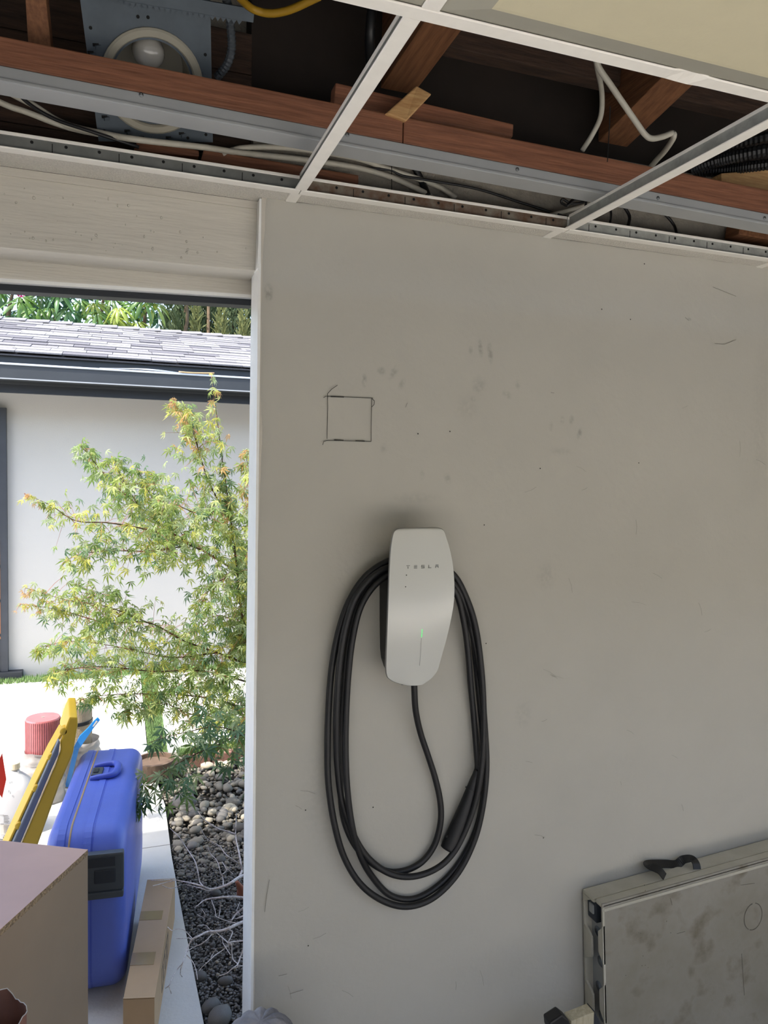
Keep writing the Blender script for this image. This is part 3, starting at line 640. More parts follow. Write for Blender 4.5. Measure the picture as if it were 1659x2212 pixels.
def bar(name, pts, wd, m):
    mb = MB()
    for (a_, b_) in zip(pts, pts[1:]):
        A_, B_ = at(*a_, cy(*a_)-.0012), at(*b_, cy(*b_)-.0012); h = Vector((wd/2, 0, 0)); t_ = Vector((0, .0012, 0))
        mb.hexa([A_-h+t_, A_+h+t_, B_+h+t_, B_-h+t_, A_-h, A_+h, B_+h, B_-h])
    return mb.build(name, m, ch)
bar('status_light', [(910.8, 1376.5), (911.6, 1368), (912, 1359.5)], .0011, M_led)
bar('crease', [(906.5, 1438), (909, 1410), (910.6, 1379)], .00018, M_rim)
mb = MB()
for (x, y) in ((878.3, 1242.5), (876.2, 1267.6)): mb.lathe([(.0013, 0), (.0005, .0006)], at(x, y, cy(x, y)-.0012), 8, M=Matrix.Rotation(pi/2, 3, 'X'))
mb.build('specks', M_pencil, ch, kind='stuff')
# the cable: four turns hung over the body, ending in the plug
def cp(cx, cy_): return 640+cx/2.458, 1100+cy_/2.458
PATH = [(626, 905, 1.565), (627, 960, 1.567), (634, 1070, 1.575), (660, 1190, 1.585), (700, 1310, 1.59), (738, 1430, 1.592), (764, 1550, 1.592), (766, 1660, 1.592), (735, 1780, 1.594), (670, 1870, 1.597), (580, 1918, 1.6), (480, 1922, 1.6),
        (380, 1862, 1.6), (300, 1765, 1.6), (248, 1620, 1.6), (232, 1400, 1.6), (236, 1150, 1.6), (250, 950, 1.6), (270, 750, 1.597), (320, 520, 1.594), (420, 370, 1.59), (540, 300, 1.588), (660, 290, 1.588), (760, 320, 1.588), (850, 400, 1.59),
        (910, 560, 1.592), (955, 760, 1.592), (985, 960, 1.592), (1003, 1180, 1.592), (1010, 1380, 1.59), (990, 1580, 1.588), (945, 1760, 1.586), (860, 1930, 1.585), (740, 2055, 1.585), (610, 2108, 1.585), (480, 2088, 1.585), (350, 2000, 1.585), (255, 1850, 1.585), (200, 1660, 1.585), (170, 1450, 1.587), (166, 1250, 1.588), (172, 1050, 1.589), (188, 850, 1.589), (222, 660, 1.588), (280, 490, 1.585), (370, 355, 1.58), (490, 275, 1.578), (620, 250, 1.578), (740, 280, 1.578), (845, 360, 1.578),
        (915, 500, 1.577), (955, 640, 1.576), (980, 820, 1.575), (993, 1000, 1.574), (995, 1180, 1.573), (985, 1360, 1.572), (955, 1540, 1.572), (900, 1700, 1.572), (830, 1830, 1.572), (740, 1910, 1.573), (620, 1950, 1.575), (500, 1935, 1.577), (390, 1860, 1.58), (310, 1740, 1.582), (245, 1560, 1.584), (220, 1380, 1.583), (213, 1200, 1.58), (217, 1000, 1.576), (232, 800, 1.573), (265, 610, 1.57), (325, 450, 1.568), (440, 330, 1.566), (560, 300, 1.566), (680, 300, 1.566), (790, 350, 1.568), (870, 450, 1.58),
        (925, 600, 1.59), (950, 780, 1.6), (970, 980, 1.6), (990, 1200, 1.6), (1000, 1400, 1.6), (985, 1580, 1.6), (940, 1740, 1.6), (850, 1900, 1.6), (740, 2010, 1.6), (620, 2070, 1.6), (500, 2050, 1.6), (410, 1960, 1.595), (345, 1850, 1.58), (300, 1700, 1.57), (272, 1500, 1.57), (262, 1300, 1.572), (264, 1100, 1.573), (276, 880, 1.572), (300, 680, 1.57), (345, 510, 1.566), (430, 390, 1.564), (540, 330, 1.563), (660, 330, 1.563), (770, 370, 1.564), (850, 450, 1.572), (890, 600, 1.58), (912, 760, 1.588), (925, 920, 1.592), (942, 1100, 1.594), (955, 1260, 1.594), (962, 1360, 1.592), (958, 1420, 1.59)]
P = [at(*cp(a_, b_), y) for a_, b_, y in PATH]
MB().tube(P, .0074, 10, 6).build('cable', M_black, ch, smooth=True)
c0, c1 = at(*cp(961, 1385), 1.585), at(*cp(805, 1805), 1.588)
ax = (c1-c0); L_ = ax.length; mids = [c0+ax*t_+Vector((.004*math.sin(t_*pi), 0, 0)) for t_ in (0, .06, .2, .45, .7, .9, 1)]
pg = MB().tube(mids, [.0078, .0085, .0115, .0155, .0185, .0198, .0192], 20, 3, flat=.86).build('plug', M_black, ch, smooth=True)
MB().lathe([(.003, 0), (.003, -.001)], at(*cp(800, 1738), 1.5705), 10, M=Matrix.Rotation(pi/2, 3, 'X')).build('button', M_void, pg)
q = c0.lerp(c1, .24); MB().tube([q-ax*.004, q+ax*.004], [.0128, .0128], 20, flat=.86).build('collar', M_blackp, pg)

# ================================================================== folding table
tb = empty('folding_table', (1.168, 1.56, 0), 'scuffed white plastic folding table folded up against the wall', 'table')
zb_, zf_ = .577, .583
tb.rotation_euler = (0, -.066, 0)      # it stands a little askew
def half(y0, y1, zt, x0, x1, name):
    """a moulded half: face sheet with a turned rim"""
    mb = MB(); n = 6
    return mb
XT0, XT1 = 1.168, 2.08
def shell_half(yo, yi, zt, m_face, lab):
    # yo: outer sheet plane, yi: open side; rim returns toward yi
    s_ = 1 if yi > yo else -1; th = .006*s_
    o = B((XT0, min(yo, yo+th), .02), (XT1, max(yo, yo+th), zt)).build('table_half', m_face, tb, bevel=.0025, label=lab)
    B((XT0, min(yo, yi), zt-.012), (XT1, max(yo, yi), zt)).build('rim', M_tbl, o, bevel=.005)
    B((XT1-.008, min(yo, yi), .02), (XT1, max(yo, yi), zt)).build('rim', M_tbl, o)
    B((XT0, min(yo, yi), .02), (XT1, max(yo, yi), .032)).build('rim', M_tbl, o)
    return o
hf = shell_half(1.516, 1.545, zf_, M_tface, 'stained front half of the folded table')
hk = shell_half(1.600, 1.552, zb_, M_tbl, 'rear half of the folded table')
sloped(XT0+.003, XT1, 1.5135, 1.518, zf_-.020, zf_-.020, zf_-.012, zf_-.012).build('rim_lip', M_tbl, hf, bevel=.002)
# wavy side flanges of both halves and the grey web between them
def flange(y_edge, depth, sgn, ph, par, zt):
    zs = np.linspace(.03, zt-.01, 70); vs = []; fs = []
    for z in zs:
        t_ = math.sin(z*2*pi/.155+ph); d_ = depth*(.48+.52*max(-1, min(1, t_*2.2)))
        vs += [(XT0, y_edge, z), (XT0, y_edge+sgn*d_, z), (XT0+.006, y_edge+sgn*d_, z), (XT0+.006, y_edge, z)]
    for j in range(len(zs)-1):
        for k in range(4): fs.append((j*4+k, j*4+(k+1) % 4, (j+1)*4+(k+1) % 4, (j+1)*4+k))
    n = len(zs)-1; fs += [(0, 1, 2, 3), (n*4, n*4+1, n*4+2, n*4+3)]
    MB().add(vs, fs).build('side_flange', M_tbl, par)
flange(1.516, .020, 1, 1.2, hf, zf_); flange(1.600, .034, -1, 2.6, hk, zb_)
B((XT0+.022, 1.527, .034), (XT0+.028, 1.597, zf_-.015)).build('inner_web', M_under, tb)
for k, z in enumerate(np.arange(.10, .56, .075)):
    MB().lathe([(.014, 0), (.011, .010), (.002, .012)], (XT0+.0215, 1.562+(.006 if k % 2 else -.004), z), 16, M=Matrix.Rotation(-pi/2, 3, 'Y') @ Matrix.Diagonal((1, 1, -1))).build('dimple', M_greyp, tb, smooth=True)
B((XT0+.008, 1.553, zf_-.075), (XT0+.03, 1.592, zf_-.02)).build('hinge', M_greyd, tb, bevel=.004)
B((XT0+.004, 1.562, zf_-.055), (XT0+.02, 1.580, zf_-.03)).build('latch', M_under, tb, bevel=.003)
# webbing carry handle on top
hp = [at(1436, 1894, 1.548), at(1424, 1880, 1.556), at(1404, 1871, 1.572), at(1398, 1868, 1.588), at(1412, 1866, 1.594), at(1440, 1866, 1.596), at(1462, 1867, 1.592), at(1476, 1857, 1.584), at(1494, 1855, 1.568), at(1503, 1864, 1.556), at(1506, 1878, 1.548)]
hp, _ = spline(hp, [0]*len(hp), 6); vs = []; fs = []
for i, p in enumerate(hp):
    d_ = (hp[min(i+1, len(hp)-1)]-hp[max(i-1, 0)]).normalized(); s_ = d_.cross(Vector((0, -.6, .8))).normalized()*.011; nn = s_.cross(d_).normalized()*.0013
    vs += [p-s_-nn, p+s_-nn, p+s_+nn, p-s_+nn]
for j in range(len(hp)-1):
    for k in range(4): fs.append((j*4+k, j*4+(k+1) % 4, (j+1)*4+(k+1) % 4, (j+1)*4+k))
Ti = Matrix.Translation(tb.location) @ Matrix.Rotation(.066, 4, 'Y') @ Matrix.Translation(-tb.location)
vs = [Ti @ v for v in vs]; MB().add(vs, fs).build('carry_strap', M_blackp, tb)
# ring stain and specks on the front sheet
mb = MB(); cR = at(1627, 1980, 1.5155)
for k in range(40):
    a0, a1 = 2*pi*k/40, 2*pi*(k+1)/40
    if k in (9, 10, 27): continue
    pts = [cR+Vector((.030*math.cos(a)*q_, 0, .036*math.sin(a)*q_)) for a, q_ in ((a0, 1), (a1, 1), (a1, 1.07), (a0, 1.07))]; mb.prism(pts, (0, -.0003, 0))
for (x, y) in ((1392, 1912), (1394, 1924), (1384, 1940), (1390, 1942), (1380, 2015), (1384, 2016), (1449, 2015), (1389, 2065), (1394, 2085), (1387, 2086), (1400, 2090), (1352, 2107), (1570, 1890), (1572, 1893), (1440, 1990)):
    mb.lathe([(.0013, 0), (.0009, -.0005)], at(x, y, 1.5158), 6, M=Matrix.Rotation(-pi/2, 3, 'X'))
for pts in ([(1462, 2017), (1480, 2012)], [(1602, 2060), (1608, 2150)], [(1448, 1940), (1452, 1955)], [(1600, 1912), (1630, 1908)]): ribbon(mb, pts, .0012, 1.5156)
Ti = Matrix.Translation(tb.location) @ Matrix.Rotation(.066, 4, 'Y') @ Matrix.Translation(-tb.location)
mb.v = [Ti @ v for v in mb.v]; M_stain = mat('stain', (108, 102, 90), .7, var=.2, vscale=60)
mb.build('stain_marks', M_stain, hf, kind='stuff')
# things poking up at the bottom of the frame
M_pale = mat('pale_timber', (186, 178, 152), .7, vscale=6, stretch=(30, 30, 3), col2=(160, 150, 124), bump=.2, bscale=10)
sp = empty('timber_plank', atZ(1265, 2400, 0), 'pale timber plank with a dark metal end cap beside the folding table', 'plank')
p0, p1 = at(1234, 2206, 1.40), at(1284, 2186, 1.40)
MB().hexa([p0+Vector((0, 0, -.36)), p1+Vector((0, 0, -.36)), p1+Vector((0, .03, -.36)), p0+Vector((0, .03, -.36)), p0, p1, p1+Vector((0, .03, 0)), p0+Vector((0, .03, 0))]).build('plank', M_pale, sp, bevel=.002)
p2 = at(1293, 2193, 1.40); MB().hexa([p1+Vector((0, 0, -.36)), p2+Vector((.006, 0, -.36)), p2+Vector((.006, .03, -.36)), p1+Vector((0, .03, -.36)), p1+Vector((0, -.001, .003)), p2+Vector((.006, -.001, -.02)), p2+Vector((.006, .03, -.02)), p1+Vector((0, .03, .003))]).build('end_cap', M_greyd, sp, bevel=.002)
hd = empty('garden_tool', atZ(1210, 2400, 0), 'black tool handle end poking up left of the pale plank', 'tool')
q = [at(1190, 2230, 1.38), at(1240, 2230, 1.38), at(1229, 2203, 1.38), at(1215, 2192, 1.38), at(1188, 2210, 1.38)]
MB().prism(q[::-1], (0, .03, 0)).build('grip', M_blackp, hd, bevel=.004)
b0 = at(1210, 2225, 1.395); MB().tube([b0, Vector((b0.x, b0.y, .002))], .012, 10).build('shaft', M_blackp, hd, smooth=True)
# grey quilted blanket roll at the foot of the door jamb
bk = empty('moving_blanket', at(560, 2300, 1.44), 'grey quilted moving blanket bundled at the foot of the jamb', 'blanket')
def quilt():
    c = at(562, 2212, 1.455); vs = []; fs = []; n, m_ = 56, 22; ztop = at(562, 2206, 1.455).z
    for j in range(m_+1):
        t_ = j/m_; z = ztop*min(1, t_/.8) if t_ < .8 else ztop
        r_ = .078*(1 if t_ < .62 else math.cos((t_-.62)/.38*pi/2)**.55) if t_ < 1 else .001
        z = ztop*(t_/.62*.80 if t_ < .62 else .80+.20*math.sin((t_-.62)/.38*pi/2))
        for k in range(n):
            a = 2*pi*k/n; w_ = 1+.07*abs(math.sin(a*5.5+.8*noise.noise(Vector((t_*3, 1, 0)))))+.05*noise.noise(Vector((math.cos(a)*2, math.sin(a)*2, t_*5)))
            vs.append((c.x+r_*w_*math.cos(a), c.y+r_*w_*.9*math.sin(a), z+.006*abs(math.sin(a*5.5))*(t_ > .6)*(t_ < .97)))
    for j in range(m_):
        for k in range(n): fs.append((j*n+k, j*n+(k+1) % n, (j+1)*n+(k+1) % n, (j+1)*n+k))
    fs += [tuple(range(n))[::-1], tuple(m_*n+k for k in range(n))]
    return mesh('quilt', vs, fs, True)
link('quilt', quilt(), M_cloth, bk)
# torn brown bag lower left
kb = empty('paper_bag', (-.28, 1.3, 0), 'torn reddish brown paper bag at the bottom left corner', 'bag')
def bag():
    c = at(-18, 2230, 1.32); n = 36; vs = []; fs = []; rows = 12
    for j in range(rows+1):
        t_ = j/rows
        for k in range(n):
            a = 2*pi*k/n; r_ = .055*(1+.12*noise.noise(Vector((math.cos(a)*1.5, math.sin(a)*1.5, t_*4)))-.12*t_*t_)
            ztop = at(10, 2178, 1.32).z+.014*noise.noise(Vector((math.cos(a)*2.5, math.sin(a)*2.5, 3)))-.012*math.cos(a)
            vs.append((c.x+r_*math.cos(a), c.y+r_*math.sin(a), t_*ztop))
    for j in range(rows):
        for k in range(n): fs.append((j*n+k, j*n+(k+1) % n, (j+1)*n+(k+1) % n, (j+1)*n+k))
    top = [Vector(vs[rows*n+k]) for k in range(n)]
    return mesh('bag_wall', vs, fs, True), top
me, top = bag(); link('bag_wall', me, M_kraft, kb)
MB().tube(top+[top[0]], .0008, 6).build('torn_edge', M_label, kb, smooth=True)

# ================================================================== outside: things by the opening
# --- blue suitcase on its long side
def slab(L_, H_, t0, t1, rc, re, round0, round1, n=10, nr_=6, inset0=0, inset1=0):
    """rounded L x H tablet between t0 and t1 (thickness axis), local coords (t, l, h)"""
    def ring_(t_, ins):
        a = []; r_ = max(.002, rc-ins); x0_, x1_, y0_, y1_ = ins, L_-ins, ins, H_-ins
        for (cx, cy_, s0) in ((x1_-r_, y1_-r_, 0), (x0_+r_, y1_-r_, pi/2), (x0_+r_, y0_+r_, pi), (x1_-r_, y0_+r_, 1.5*pi)):
            for k in range(n+1): aa = s0+pi/2*k/n; a.append(Vector((t_, cx+r_*math.cos(aa), cy_+r_*math.sin(aa))))
        return a
    ts = []
    if round0: ts += [(t0+re*(1-math.cos(pi/2*k/nr_)), re*(1-math.sin(pi/2*k/nr_))) for k in range(nr_)]
    else: ts += [(t0, inset0)]
    if round1: ts += [(t1-re, 0)]+[(t1-re+re*math.sin(pi/2*k/nr_), re*(1-math.cos(pi/2*k/nr_))) for k in range(1, nr_+1)]
    else: ts += [(t1, inset1)]
    R_ = [ring_(*q_) for q_ in ts]; m_ = len(R_[0]); vs = [v for r_ in R_ for v in r_]; fs = []
    for j in range(len(R_)-1):
        for k in range(m_): fs.append((j*m_+k, j*m_+(k+1) % m_, (j+1)*m_+(k+1) % m_, (j+1)*m_+k))
    fs += [tuple(range(m_))[::-1], tuple((len(R_)-1)*m_+k for k in range(m_))]
    return vs, fs
sa, sb = Vector((-.225, 2.365, .004)), Vector((-.150, 3.19, .004))
dl = (sb-sa).normalized(); dt = Vector((dl.y, -dl.x, 0)); SL, SH, ST = .83, .525, .235
def sw(v): return sa+dt*v[0]+dl*v[1]+Vector((0, 0, v[2]))
su = empty('suitcase', sa+dt*.1, 'blue hard shell suitcase lying on its long side', 'suitcase')
def slab_part(name, m, t0, t1, rc, re, a_, b_, par, off=(0, 0, 0), L2=SL, H2=SH, smooth=True):
    vs, fs = slab(L2, H2, t0, t1, rc, re, a_, b_); vs = [sw(v+Vector(off)) for v in vs]
    o = MB().add(vs, fs).build(name, m, par, smooth=smooth)
    return o
def auto(o, ang=40):
    o.data.shade_smooth()
    try: o.data.set_sharp_from_angle(angle=math.radians(ang))
    except Exception: pass
auto(slab_part('shell', M_blue, 0, .070, .12, .045, True, False, su)); auto(slab_part('shell', M_blue, .0725, ST, .12, .045, False, True, su))
slab_part('seam_gasket', M_cord, .0680, .0735, .119, .01, False, False, su, off=(0, .0005, -.0005), L2=SL-.001, H2=SH+.0015)
for t_ in (.035, .112): slab_part('rib', M_blue, t_, t_+.022, .121, .01, False, False, su, off=(0, -.0025, -.0), L2=SL+.005, H2=SH+.0025, smooth=False)
slab_part('rib', M_bluehandle, .134, .140, .121, .01, False, False, su, off=(0, -.0008, 0), L2=SL+.0016, H2=SH+.0008, smooth=False)
def sbox(lo, hi, name, m, par, bevel=.004):
    mb = B(lo, hi); mb.v = [sw(v) for v in mb.v]; return mb.build(name, m, par, bevel=bevel)
# handle and latch on top (near the middle of the long side)
hl = .50
hpth = [(.080, hl-.055, SH+.004), (.105, hl-.058, SH+.008), (.15, hl-.055, SH+.012), (.165, hl-.03, SH+.013), (.168, hl, SH+.013), (.165, hl+.03, SH+.013), (.15, hl+.055, SH+.012), (.105, hl+.058, SH+.008), (.080, hl+.055, SH+.004)]
hpts = [sw(Vector(v)) for v in hpth]
MB().tube(hpts, [.008, .010, .011, .013, .014, .013, .011, .010, .008], 12, 5).build('handle', M_bluehandle, su, smooth=True)
lb = sbox((.078, hl-.036, SH-.006), (.116, hl+.034, SH+.010), 'latch', M_grey, su); sbox((.084, hl-.020, SH+.008), (.102, hl+.014, SH+.014), 'latch_lever', M_greyd, lb)
# grey corner pods with dark recess on the near end
def pod(t0, t1, h0, h1, name='corner_guard'):
    o = sbox((t0, -.006, h0), (t1, .02, h1), name, M_grey, su, .006)
    sbox((t0+.022, -.0085, h0+.028), (t1-.022, .0, h1-.048), 'recess', M_greyd, o, .006)
    sbox((t0+.004, -.008, h1-.040), (t1-.024, .0, h1-.012), 'slot_plate', M_greyd, o, .001)
    sbox((t0, -.012, h0-.018), (t1, .01, h0+.004), 'lower_lip', M_grey, o, .005)
    return o
pod(.125, .232, .355, .475)
sbox((.02, -.005, .355), (.112, .02, .478), 'corner_guard', M_grey, su, .006)
for a_ in (.05, .18):
    for l_ in (.15, .7): sbox((a_-.012, l_-.02, -.004), (a_+.012, l_+.02, .01), 'foot', M_greyd, su, .003)
# --- long cardboard box
lbx = empty('long_cardboard_box', (.07, 2.2, 0), 'long narrow cardboard box on the slab beside the blue suitcase', 'box')
H = .15
A, Bq, Cq, D = atZ(265, 2160, H), atZ(334, 2157, H), atZ(378, 1897, H), atZ(318, 1900, H)
n0 = Vector((-.02, 0, 0)); A = A+Vector((.001, 0, 0))
dwn = Vector((0, 0, -H+.001))
MB().hexa([A+dwn, Bq+dwn, Cq+dwn, D+dwn, A, Bq, Cq, D]).build('carton', M_card, lbx, bevel=.0015)
def onb(u, v, h=.0006): return A.lerp(D, v).lerp(Bq.lerp(Cq, v), u)+Vector((0, 0, h))
MB().prism([onb(-.004, 0, .002), onb(1.004, 0, .002), onb(1.004, .012, .0006), onb(-.004, .012, .0006)], (0, 0, .0015)).build('end_flap', M_card, lbx)
for v0, v1 in ((.235, .33), (.60, .68)):
    MB().prism([onb(.0, v0), onb(.78, v0), onb(.78, v1), onb(.0, v1)], (0, 0, .0004)).build('tape', M_tape, lbx)
sidev = (Cq-Bq); nrm = Vector((sidev.y, -sidev.x, 0)).normalized()*.0006
for v0, v1, z0, z1 in ((.30, .31, .2, .7), (.30, .60, .68, .72), (.59, .60, .2, .7), (.30, .6, .2, .24), (.36, .38, .3, .6), (.44, .46, .3, .6), (.52, .54, .3, .6)):
    a_, b_ = Bq.lerp(Cq, v0), Bq.lerp(Cq, v1); MB().hexa([a_+dwn*(1-z0), b_+dwn*(1-z0), b_+dwn*(1-z1), a_+dwn*(1-z1)]+[p+nrm for p in (a_+dwn*(1-z0), b_+dwn*(1-z0), b_+dwn*(1-z1), a_+dwn*(1-z1))]).build('printed_mark', M_inkd, lbx)
# --- chipboard box
hx = .62; K = atZ(190, 1835, hx); E1 = atZ(0, 1815, hx)-K; E1.normalize(); E2 = Vector((E1.y, -E1.x, 0)); 
if E2.y > 0: E2 = -E2
cb = empty('chipboard_box', K+E1*.3+E2*.2-Vector((0, 0, hx)), 'brown chipboard box with pinkish laminate top in front of the suitcase', 'box')
Lx, Wx, tp = .62, .46, .016
def bx(a0, a1, b0, b1, z0, z1):
    f_ = lambda a, b, z: Vector((K.x, K.y, 0))+E1*a+E2*b+Vector((0, 0, z))
    return MB().hexa([f_(a0, b0, z0), f_(a0, b1, z0), f_(a1, b1, z0), f_(a1, b0, z0), f_(a0, b0, z1), f_(a0, b1, z1), f_(a1, b1, z1), f_(a1, b0, z1)])
tp_ = bx(0, Lx, 0, Wx, hx-tp, hx-.001).build('top_panel', M_chip, cb)
bx(0, Lx, 0, Wx, hx-.001, hx).build('laminate', M_lam, tp_)
bx(.0005, tp, .0005, Wx-.0005, .001, hx-tp-.0006).build('side_panel', M_side, cb)
bx(tp+.0005, Lx, .0005, tp, .001, hx-tp-.0006).build('side_panel', M_chip, cb)
bx(tp+.0005, Lx, Wx-tp, Wx-.0005, .001, hx-tp-.0006).build('side_panel', M_side, cb)
bx(Lx-tp, Lx-.0005, tp+.001, Wx-tp-.001, .001, hx-tp-.0006).build('side_panel', M_side, cb)
# --- folded yellow and grey step stool leaning on the suitcase
ys = empty('folding_step_stool', (-.42, 3.05, 0), 'folded yellow step stool with grey panel leaning beside the suitcase', 'stool')
def panelY(name, pts, Y, dep, m, bevel=.006, par=ys):
    P_ = [at(x, y, Y) for x, y in pts]; ax_ = Vector((-.02, dep, 0)); return MB().prism(P_[::-1], ax_).build(name, m, par, bevel=bevel)
YS = 2.98
panelY('leg_frame', [(150, 1549), (167, 1549), (168, 1567), (158, 1625), (152, 1642), (130, 1692), (80, 1830), (22, 1960), (-12, 1960), (46, 1824), (119, 1655), (131, 1622), (130, 1604), (140, 1575)], YS, .26, M_yel)
panelY('step_panel', [(128, 1596), (131, 1604), (127, 1630), (117, 1652), (110, 1668), (44, 1824), (-14, 1960), (-34, 1960), (28, 1820), (105, 1648)], YS-.004, .05, M_greyp)
panelY('rear_frame', [(138, 1572), (143, 1576), (128, 1600), (104, 1645), (80, 1695), (24, 1818), (-36, 1960), (-48, 1960), (18, 1818), (76, 1692), (112, 1618)], YS+.008, .05, M_yel, .003)
for (x, y) in ((138, 1577), (112, 1632), (80, 1700), (42, 1780)):
    p = at(x, y, YS+.02); MB().lathe([(.012, -.02), (.016, -.012), (.016, .012), (.012, .02)], p, 14, M=Matrix.Rotation(pi/2, 3, 'X')).build('hinge_knob', M_yel, ys, smooth=True)
# --- white jug
jg = empty('plastic_jug', atZ(30, 1860, 0), 'white plastic jug with printed label beside the yellow stool', 'jug')
jc = at(32, 1760, 3.62); jx, jy = jc.x, 3.62
def ring_pts(w_, d_, z, n=28, p=3.2):
    o = []
    for k in range(n):
        a = 2*pi*k/n; c_, s_ = math.cos(a), math.sin(a); o.append(Vector((jx+w_*math.copysign(abs(c_)**(2/p), c_), jy+d_*math.copysign(abs(s_)**(2/p), s_), z)))
    return o
zc0 = at(32, 1680, 3.62).z; zl = at(32, 1757, 3.62).z; ztop = at(36, 1645, 3.62).z
prof = [(.066, .066, .001), (.078, .076, .012), (.078, .076, zl-.006), (.082, .079, zl+.006), (.082, .079, zl+.03), (.078, .072, zc0-.05), (.062, .056, zc0-.012), (.034, .034, zc0+.016), (.022, .022, zc0+.026), (.019, .019, ztop-.03)]
R_ = [ring_pts(*q_) for q_ in prof]; vs = [v for r_ in R_ for v in r_]; n = 28; fs = []
for j in range(len(R_)-1):
    for k in range(n): fs.append((j*n+k, j*n+(k+1) % n, (j+1)*n+(k+1) % n, (j+1)*n+k))
fs += [tuple(range(n))[::-1], tuple((len(R_)-1)*n+k for k in range(n))]
MB().add(vs, fs).build('bottle', M_jug, jg, smooth=True)
MB().lathe([(.021, ztop-.032), (.024, ztop-.028), (.023, ztop-.004), (.018, ztop)], (jx, jy, 0), 18).build('cap', M_capb, jg)
MB().tube([Vector((jx-.045, jy-.05, zc0-.015)), Vector((jx-.075, jy-.066, zc0-.05)), Vector((jx-.078, jy-.07, zl+.05)), Vector((jx-.06, jy-.066, zl+.02))], .010, 10, 5).build('handle', M_jug, jg, smooth=True)
lbv = ring_pts(.0795, .0775, .03); lbt = ring_pts(.0795, .0775, zl-.012)
lab = MB().add(lbv+lbt, [(k, (k+1) % n, (k+1) % n+n, k+n) for k in range(n)]).build('label', M_label, jg, smooth=True)
mb = MB()
for col, (xa, wl) in enumerate(((8, 13), (-4, 3), (24, 0))):
    for k in range(26):
        if k % 7 == 6 or wl == 0: continue
        y_ = 1762+k*3.1; a_, b_ = at(xa, y_, jy-.0782), at(xa+wl*(.75+.25*((k*7) % 5)/5), y_, jy-.0782); mb.hexa([a_, b_, b_+Vector((0, 0, .0016)), a_+Vector((0, 0, .0016)), a_-Vector((0, .0004, 0)), b_-Vector((0, .0004, 0)), b_+Vector((0, -.0004, .0016)), a_+Vector((0, -.0004, .0016))])
mb.build('print_lines', M_ink, lab, kind='stuff')
mb = MB()
for (x, y, s_) in ((6, 1763, 4), (2, 1763, 4), (2, 1782, 4), (6, 1782, 4), (7, 1811, 4), (22, 1715, 6), (19, 1712, 6), (21, 1693, 5), (25, 1692, 5)):
    a_ = at(x, y, jy-.0785); mb.box(tuple(a_), tuple(a_+Vector((.0016, -.0006, s_*.0018))))
mb.build('print_marks', M_inkd, lab, kind='stuff')
dk = at(36, 1771, jy-.077); MB().lathe([(.013, 0), (.0125, .0012)], dk, 20, M=Matrix.Rotation(pi/2, 3, 'X')).build('print_badge', M_bluep, lab)
mb = MB()
q = at(34, 1772, jy-.0785)
for s_ in ((0, 0, .0012, .010), (.005, .008, .0055, .0015), (.008, 0, .0012, .009), (.0, -.004, .009, .0012)): mb.box((q.x+s_[0], q.y-.0004, q.z+s_[1]-.003), (q.x+s_[0]+s_[2], q.y, q.z+s_[1]+s_[3]-.003))
mb.build('print_numeral', M_label, lab)
for (x, y, r_, m_) in ((37, 1787, 8, M_orange), (32, 1796, 7, M_orange), (43, 1781, 6, M_flag), (31, 1783, 5, M_greenp), (30, 1804, 4, M_greenp), (42, 1796, 5, M_orange)):
    MB().lathe([(r_*.0021, 0), (r_*.0019, .0010)], at(x, y, jy-.0775), 10, M=Matrix.Rotation(pi/2, 3, 'X')).build('print_fruit', m_, lab)
# --- marker flag at the very left edge
fl = empty('marker_flag', at(-12, 1800, 3.3), 'red kite shaped marker flag on a thin pole at the left edge', 'flag')
pole = at(-9, 1690, 3.3); MB().tube([Vector((pole.x, pole.y+.006, .001)), Vector((pole.x, pole.y+.006, pole.z+.16))], .004, 8).build('pole', M_white, fl, smooth=True)
MB().prism([at(4.5, 1627, 3.3), at(13.5, 1684, 3.3), at(4.5, 1724, 3.3), at(-22, 1684, 3.3)], (0, .004, 0)).build('flag_panel', M_flag, fl, bevel=.0008)
# --- foam roll and mat roll standing in carrier bags
def roll(name, c, r, z0, z1, m, label, spiral=True, tilt=(0, 0), core=None):
    e = empty(name, (c.x, c.y, 0), label, 'roll'); T = Matrix.Rotation(tilt[0], 3, 'X') @ Matrix.Rotation(tilt[1], 3, 'Y')
    MB().lathe([(r*.97, z0), (r, z0+.004), (r, z1-.006), (r*.96, z1), (.006, z1)], (c.x, c.y, 0), 36).build('roll_body', m, e, smooth=False)
    return e
ry = 3.95; rc_ = at(93, 1560, ry); rz = at(93, 1549, ry).z
fr_ = roll('foam_roll', rc_, .079, .02, rz, M_pink, 'pink foam roll in clear wrap standing in a pale bag')
MB().lathe([(.008, rz), (.008, rz+.001)], (rc_.x, rc_.y, 0), 12).build('core_hole', M_scuff, fr_)
mb = MB()
for k in range(52):
    a = 2*pi*k/52; mb.tube([Vector((rc_.x+.0795*math.cos(a), rc_.y+.0795*math.sin(a), .19)), Vector((rc_.x+.0795*math.cos(a), rc_.y+.0795*math.sin(a), rz-.008))], .0016, 5)
mb.build('foam_ridges', M_pink, fr_, kind='stuff')
